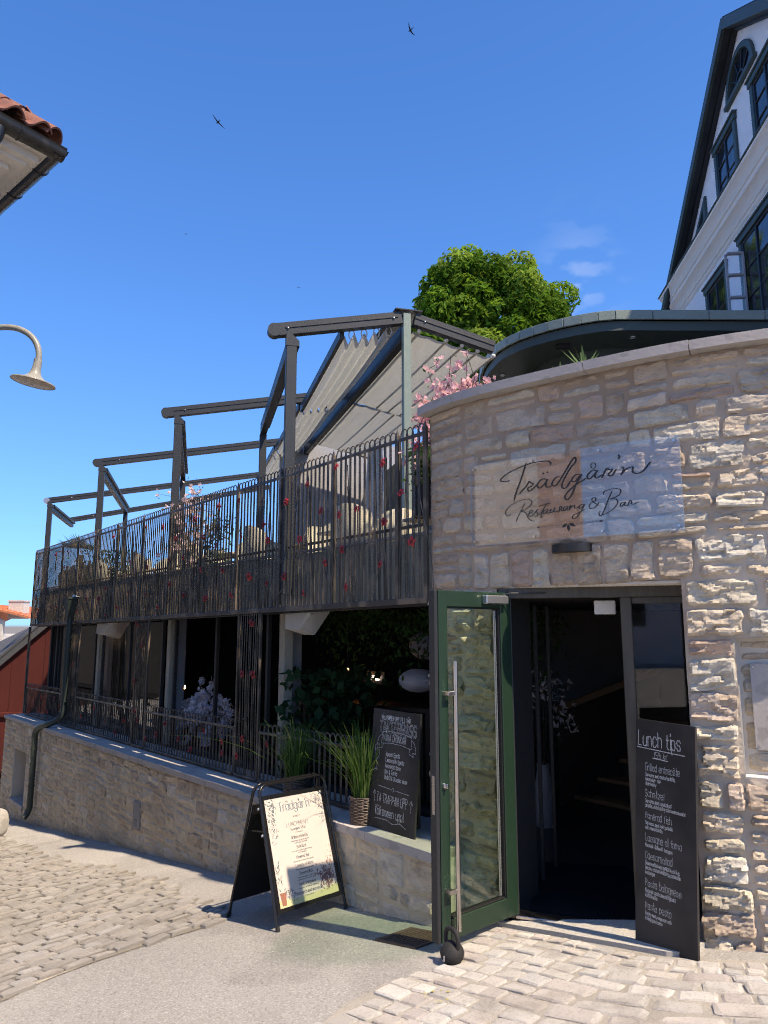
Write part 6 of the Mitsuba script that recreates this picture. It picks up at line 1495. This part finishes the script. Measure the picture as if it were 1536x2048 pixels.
# ---- foliage box, palm, agave on the terrace
def leafy_box(label, x, y, z0, z1, w, seed, n=500, trail=False):
    q = np.random.default_rng(seed); t_ = thing('leafy_plant', label, 'plant')
    put('planter', cbox((x - w / 2, y - .12, z0), (w, 0, 0), (0, .24, 0), (0, 0, .35)), 'm_black', t_)
    c = np.stack([q.normal(x, w * .32, n), q.normal(y, .1, n), q.uniform(z0 + .25, z1, n)], 1); nn_ = q.normal(0, 1, (n, 3)) + V(0, -.4, .4); nn_ /= np.linalg.norm(nn_, axis=1, keepdims=True)
    leaves('foliage', c, nn_, .075, q, np.array([(.06, .12, .03), (.10, .17, .05), (.045, .09, .03)])[q.integers(3, size=n)] * q.uniform(.7, 1.2, (n, 1)), 'm_leaf', t_)
leafy_box('green trailing plant on the terrace beside the stone wall', .40, 6.45, 2.98, 3.62, .24, 6)
leafy_box('dense green plant on the terrace behind the pale blossom plant', -2.35, 10.1, 2.5, 3.55, .4, 7, 260)
leafy_box('dark green shrub on the far left of the terrace', -5.4, 14.2, 2.5, 3.5, 1.0, 12, 900)
pa = thing('palm', 'fan-leaved palm showing over the railing at the far left of the terrace', 'palm')
q = np.random.default_rng(9); v, f, cc = [], [], []
pc = V(-6.5, 15.3, 3.5)
put('stem', tube([V(-6.5, 15.3, 2.33), pc], .05, 8), 'm_bark', pa)
put('pot', lathe([(.0001, 2.33), (.2, 2.33), (.26, 2.75), (.22, 2.75), (.0001, 2.72)], 18, (-6.5, 15.3, 0)), 'm_black', pa, smooth=40)
for k in range(15):
    a, el = q.uniform(0, 6.28), q.uniform(.1, 1.1); d = V(math.cos(a) * math.cos(el), math.sin(a) * math.cos(el), math.sin(el)); hub = pc + d * .32
    sd = unit(np.cross(d, Z3))
    for j in range(13):
        t = (j - 6) / 6 * 1.25; dd = d * math.cos(t) + sd * math.sin(t) - Z3 * .18; w = np.cross(dd, np.cross(d, sd)); w = unit(w) * .012; L = .36 * (1 - .25 * abs(t)); i = len(v)
        v += [hub, hub + dd * L * .5 + w, hub + dd * L, hub + dd * L * .5 - w]; f += [[i, i + 1, i + 2], [i, i + 2, i + 3]]
        cc += [np.array([.05, .105, .035]) * q.uniform(.7, 1.3)] * 4
put('fronds', mesh(v, f), 'm_leaf', pa, color=np.array(cc), kind='stuff')
ag = thing('agave', 'small spiky green agave peeping over the stone wall coping', 'plant')
v, f, cc = [], [], []
for c0, n, h in [(wp(1.40, 3.86, -.16), 9, .20), (wp(1.20, 3.86, -.18), 6, .13)]:
    for k in range(n):
        a, el = q.uniform(0, 6.28), q.uniform(.5, 1.4); d = V(math.cos(a) * math.cos(el), math.sin(a) * math.cos(el), math.sin(el)); sd = unit(np.cross(d, Z3)); i = len(v); L = h * q.uniform(.7, 1.25)
        v += [c0 - sd * .010, c0 + sd * .010, c0 + d * L * .55 + sd * .012, c0 + d * L * .55 - sd * .012, c0 + d * L]; f += [[i, i + 1, i + 2], [i, i + 2, i + 3], [i + 3, i + 2, i + 4]]
        cc += [np.array([.16, .24, .10]) * q.uniform(.8, 1.2)] * 5
put('spiky_leaves', mesh(v, f), 'm_leaf', ag, color=np.array(cc), kind='stuff')
put('trough', strip(wp, 1.05, 1.6, 3.55, 3.80, -.15, -.38, .1), 'm_black', ag)

# ---------------------------------------------------------------- terrace furniture
def chair(x, y, rz, label):
    t_ = thing('shell_chair', label, 'chair', 'cream shell chairs on the terrace')
    M = trimesh.transformations.rotation_matrix(rz, (0, 0, 1)); M[:3, :3] *= 1.08; M[:3, 3] = (x, y, 2.335)
    tt = np.linspace(-1.15, 1.15, 11); rows = []
    for z_, r in [(.43, .19), (.47, .235), (.62, .25), (.78, .25), (.84, .24)]:
        rows.append([(r * math.sin(a) * 1.02, .02 + r * math.cos(a), z_ - (.10 * (abs(a) / 1.15) ** 2.2 if z_ > .7 else 0)) for a in tt])
    v = np.vstack([np.array(r) for r in rows]); n = 11; f = [[i * n + j, i * n + j + 1, (i + 1) * n + j + 1, (i + 1) * n + j] for i in range(4) for j in range(n - 1)]
    sh_ = mesh(v, f); b = sh_.copy(); b.invert(); nrm = np.array([[p[0], p[1] - .02, 0] for p in v]); nrm /= np.linalg.norm(nrm, axis=1, keepdims=True) + 1e-9; b.vertices = v - nrm * .014
    for n_, m_, bs_, sm in [('shell', cat_([sh_, b]), 'm_chair_cream', 50), ('seat', cbox((-.22, -.22, .425), (.44, 0, 0), (0, .42, 0), (0, 0, .03), .012), 'm_chair_cream', False)]:
        put(n_, m_.apply_transform(M), bs_, t_, smooth=sm)
    for a, b_ in ((-.2, -.2), (.2, -.2), (-.19, .19), (.19, .19)): put('leg', tube([(a * 1.08, b_ * 1.08, 0), (a * .8, b_ * .8, .425)], .011, 6).apply_transform(M), 'm_black', t_)
def table(x, y, w, d, rz, label):
    t_ = thing('terrace_table', label, 'table', 'tables on the roof terrace')
    M = trimesh.transformations.rotation_matrix(rz, (0, 0, 1)); M[:3, 3] = (x, y, 2.335)
    put('top', cbox((-w / 2, -d / 2, .72), (w, 0, 0), (0, d, 0), (0, 0, .03)).apply_transform(M), 'm_table_top', t_)
    put('column', tube([(0, 0, .02), (0, 0, .72)], .03, 8).apply_transform(M), 'm_black', t_); put('foot', cat_([cbox((-.3, -.03, 0), (.6, 0, 0), (0, .06, 0), (0, 0, .03)), cbox((-.03, -.3, 0.001), (.06, 0, 0), (0, .6, 0), (0, 0, .03))]).apply_transform(M), 'm_black', t_)
rot0 = math.atan2(U2[1], U2[0])
spots = [(.8, -1.1), (2.25, -1.0), (3.9, -1.5), (5.6, -1.2), (7.4, -1.3), (9.2, -1.2), (11.0, -1.3)]
words = ['nearest to the stone wall', 'second from the stone wall', 'third from the stone wall', 'fourth from the stone wall', 'third from the far left', 'second from the far left', 'at the far left']
for (u, o), wd in zip(spots, words):
    p = fp(u, 0, o); table(p[0], p[1], .75, .75, rot0, 'square terrace table seen through the railing, ' + wd)
    for s, sw_ in ((-1, 'right'), (1, 'left')):
        q2 = fp(u + s * .62, 0, o + .05); chair(q2[0], q2[1], rot0 + s * -math.pi / 2 + qp.normal(0, .2), f'cream shell chair on the {sw_} of the table ' + wd)
for u, o, wd in [(.35, -2.6, 'nearest to the stone wall'), (2.3, -2.8, 'under the awning edge')]:
    p = fp(u, 0, o); table(p[0], p[1], 1.4, .8, rot0, 'long terrace table in the back row, ' + wd)
    for s in (-.35, .35): 
        q2 = fp(u + s, 0, o + .55); chair(q2[0], q2[1], rot0 + math.pi + qp.normal(0, .15), ('left' if s > 0 else 'right') + ' cream shell chair before the back table ' + wd)
for j, wd in enumerate(['first', 'second', 'third', 'fourth', 'fifth', 'sixth', 'seventh', 'eighth', 'ninth', 'tenth']):
    q2 = fp(1.55 + 1.02 * j, 0, -.50 - .12 * (j % 2)); chair(q2[0], q2[1], rot0 + math.pi * (j % 2) + qp.normal(0, .3), f'cream shell chair right behind the railing, {wd} from the stone wall')
def drape_cloth(u, o, z0, z1, w, label):
    t_ = thing('hanging_curtain', label, 'curtain'); n = 25; rows = []
    for z_, g_ in ((z1, .5), ((z0 + z1) / 2, .8), (z0, 1.0)):
        rows.append([fp(u + w * (k / (n - 1) - .5) * (.55 if z_ == z1 else .9 if z_ != z0 else 1), z_, o + .05 * g_ * math.sin(k * 1.55)) for k in range(n)])
    v = np.array(rows).reshape(-1, 3); put('cloth', mesh(v, [[i * n + j, i * n + j + 1, (i + 1) * n + j + 1, (i + 1) * n + j] for i in range(2) for j in range(n - 1)]), 'm_fabric', t_, smooth=True)
drape_cloth(2.9, -1.7, 2.7, 4.35, .55, 'grey curtain tied back on the terrace behind the tall pergola post')
sc2 = thing('wooden_screen', 'weathered wooden windbreak screen at the far left of the terrace', 'screen')
for k in range(22): put('slat', cbox(fp(10.2 + .145 * k, 2.34, -.50), U3 * .125, N3 * -.03, Z3 * (.95 + .06 * math.sin(k * 2.3))), 'm_terrace_panel' if k % 3 else 'm_falu', sc2)

# ---------------------------------------------------------------- things in the dark room
def heater(u, off, z, s, label):
    t_ = thing('ceiling_speaker', label, 'loudspeaker', 'white ceiling boxes')
    c = fp(u, z, off); x_, y_ = -U3 * s, N3 * s
    v = [c + x_ * a + y_ * b + Z3 * q * s for a, b, q in [(-.30, .10, 0), (.30, .10, 0), (.34, -.22, 0), (-.34, -.22, 0), (-.20, .16, -.26), (.17, .16, -.26), (.12, -.1, -.34), (-.15, -.1, -.34), (-.31, .10, -.09), (.32, .10, -.09)]]
    put('body', trimesh.convex.convex_hull(np.array(v)), 'm_white_paint', t_)
    put('bracket', cbox(c - V(.04, .04, 0), (.08, 0, 0), (0, .08, 0), (0, 0, max(.004, 2.199 - z)), .002), 'm_black', t_)
heater(2.55, -.42, 2.19, .85, 'white angular loudspeaker under the ceiling of the open bay')
heater(9.42, -.50, 2.19, 1.25, 'white angular loudspeaker under the ceiling of the far left bay')
def lantern(c, r, h, label):
    t_ = thing('paper_lantern', label, 'lantern', 'paper lanterns')
    pr = [(r * math.cos(a) * (1 + .012 * (k % 2)), h * math.sin(a)) for k, a in enumerate(np.linspace(-1.4, 1.4, 25))]
    put('shade', lathe(pr, 28, c), 'm_lantern', t_, smooth=20)
    put('cord', tube([V(*c) + V(0, 0, h), V(c[0], c[1], 2.2)], .004, 5), 'm_black', t_)
lantern((.37, 7.9, 1.42), .21, .125, 'flat white paper lantern hanging in the open bay beside the door')
lantern((.55, 9.6, 1.75), .22, .19, 'round grey paper lantern deeper in the room')
def bulb(u, o, z, L, label):
    t_ = thing('pendant_bulb', label, 'lamp', 'glowing bulbs in the restaurant'); c = fp(u, z, o)
    put('bulb', lathe([(.0001, -L), (.014, -L * .9), (.018, -L * .4), (.012, 0)], 8, c), 'm_glow', t_, emit=(5, 2.3, .55))
    put('cord', tube([c, V(c[0], c[1], 2.2)], .005, 5), 'm_black', t_)
bulb(3.2, -1.5, 1.47, .16, 'thin glowing bulb hanging at the middle of the open bay')
bulb(8.25, -1.4, 1.60, .17, 'glowing orange bulb in the far left bay')
bulb(8.15, -1.45, .95, .07, 'tiny low orange bulb in the far left bay')
ns = thing('neon_sign', 'small lit red and white bar sign in the dark restaurant', 'sign')
no = fp(2.9, 1.335, -1.62); lett, wl_ = glyph_lines('CAMPARI', .055, None, .62)
tubes = [tube(np.array([no - U3 * p[0] + Z3 * p[1] for p in P]), .004, 5) for P in lett]
put('lit_letters', cat_(tubes), 'm_glow', ns, kind='stuff', emit=(1.6, 1.2, .9))
put('red_bar', cbox(no + U3 * .05 - Z3 * .018, U3 * .07, N3 * .01, Z3 * .014), 'm_glow', ns, emit=(.8, .03, .04))
put('backplate', cbox(no + U3 * .08 - Z3 * .05 - N3 * .05, -U3 * .36, N3 * .03, Z3 * .16), 'm_black', ns)
bar_ = thing('bar_counter', 'dark slatted bar counter at the back of the open bay', 'bar counter')
put('top', cbox((-1.35, 9.5, 1.02), (2.6, -1.6, 0), (.3, .45, 0), (0, 0, .05)), 'm_wood_dark', bar_)
for k in range(34): put('slat', cbox(V(-1.33, 9.52, .05) + V(2.55, -1.57, 0) * k / 34, V(2.55, -1.57, 0) * .018, V(.03, .045, 0), V(0, 0, .97)), 'm_wood_dark', bar_)
put('carcass', pbox((-1.31, 9.56, .02), (2.5, -1.54, 0), (.25, .36, 0), (0, 0, 1.0)), 'm_black', bar_)
sf = thing('sofa_bench', 'brown leather bench inside the middle window', 'bench')
put('seat', cbox(fp(4.6, .15, -1.6), -U3 * 2.0, -N3 * .6, Z3 * .3, .03), 'm_wood_dark', sf)
put('backrest', cbox(fp(4.6, .40, -2.05), -U3 * 2.0, -N3 * .15, Z3 * .5, .03), 'm_wood_step', sf)
hg = thing('hanging_greenery', 'dark trailing greenery hanging under the ceiling of the open bay', 'plant')
q = np.random.default_rng(14); n = 2600
u_ = q.uniform(.2, 3.6, n); o_ = -q.uniform(.9, 2.2, n); dz_ = q.gamma(1.6, .12, n) * (1 + .8 * np.sin(u_ * 5))
c = fp(u_, np.maximum(2.18 - dz_, 1.35), o_); nn_ = q.normal(0, 1, (n, 3)); nn_ /= np.linalg.norm(nn_, axis=1, keepdims=True)
leaves('foliage', c, nn_, .085, q, np.array([(.05, .11, .03), (.07, .14, .045)])[q.integers(2, size=n)] * q.uniform(.6, 1.2, (n, 1)), 'm_leaf', hg, droop=.8)
ib = thing('indoor_bush', 'dark bushy indoor plant behind the grass pots in the open bay', 'plant')
n = 900; c = np.stack([q.normal(-.55, .28, n), q.normal(8.3, .25, n), q.uniform(.35, 1.5, n)], 1); nn_ = q.normal(0, 1, (n, 3)); nn_ /= np.linalg.norm(nn_, axis=1, keepdims=True)
leaves('foliage', c, nn_, .13, q, np.tile([.035, .075, .035], (n, 1)) * q.uniform(.6, 1.3, (n, 1)), 'm_leaf', ib, aspect=.7)
put('pot', lathe([(.0001, .02), (.16, .02), (.2, .38), (.17, .38), (.0001, .35)], 18, (-.55, 8.3, 0)), 'm_black', ib, smooth=40)
va = thing('flower_vase', 'dim tall vase of pale dried flowers in the entrance hall', 'vase')
put('vase', lathe([(.0001, .0), (.09, .0), (.11, .3), (.06, .55), (.07, .6)], 16, (1.62, 7.6, .015)), 'm_grey_post', va, smooth=40)
v, f = [], []; brs = []
for k in range(16):
    tp = V(1.62, 7.6, .6) + V(q.normal(0, .16), q.normal(0, .16), q.uniform(.35, .85)); brs.append(tube([V(1.62, 7.6, .5), tp], [.004, .002], 4))
    for j in range(9):
        c = tp + q.normal(0, .06, 3); i = len(v); a = q.normal(0, .03, (3, 3)); v += list(c + a); f.append([i, i + 1, i + 2])
put('stems', cat_(brs), 'm_twig', va, kind='stuff'); put('flower_heads', mesh(v, f), 'm_blossom_white', va, kind='stuff')
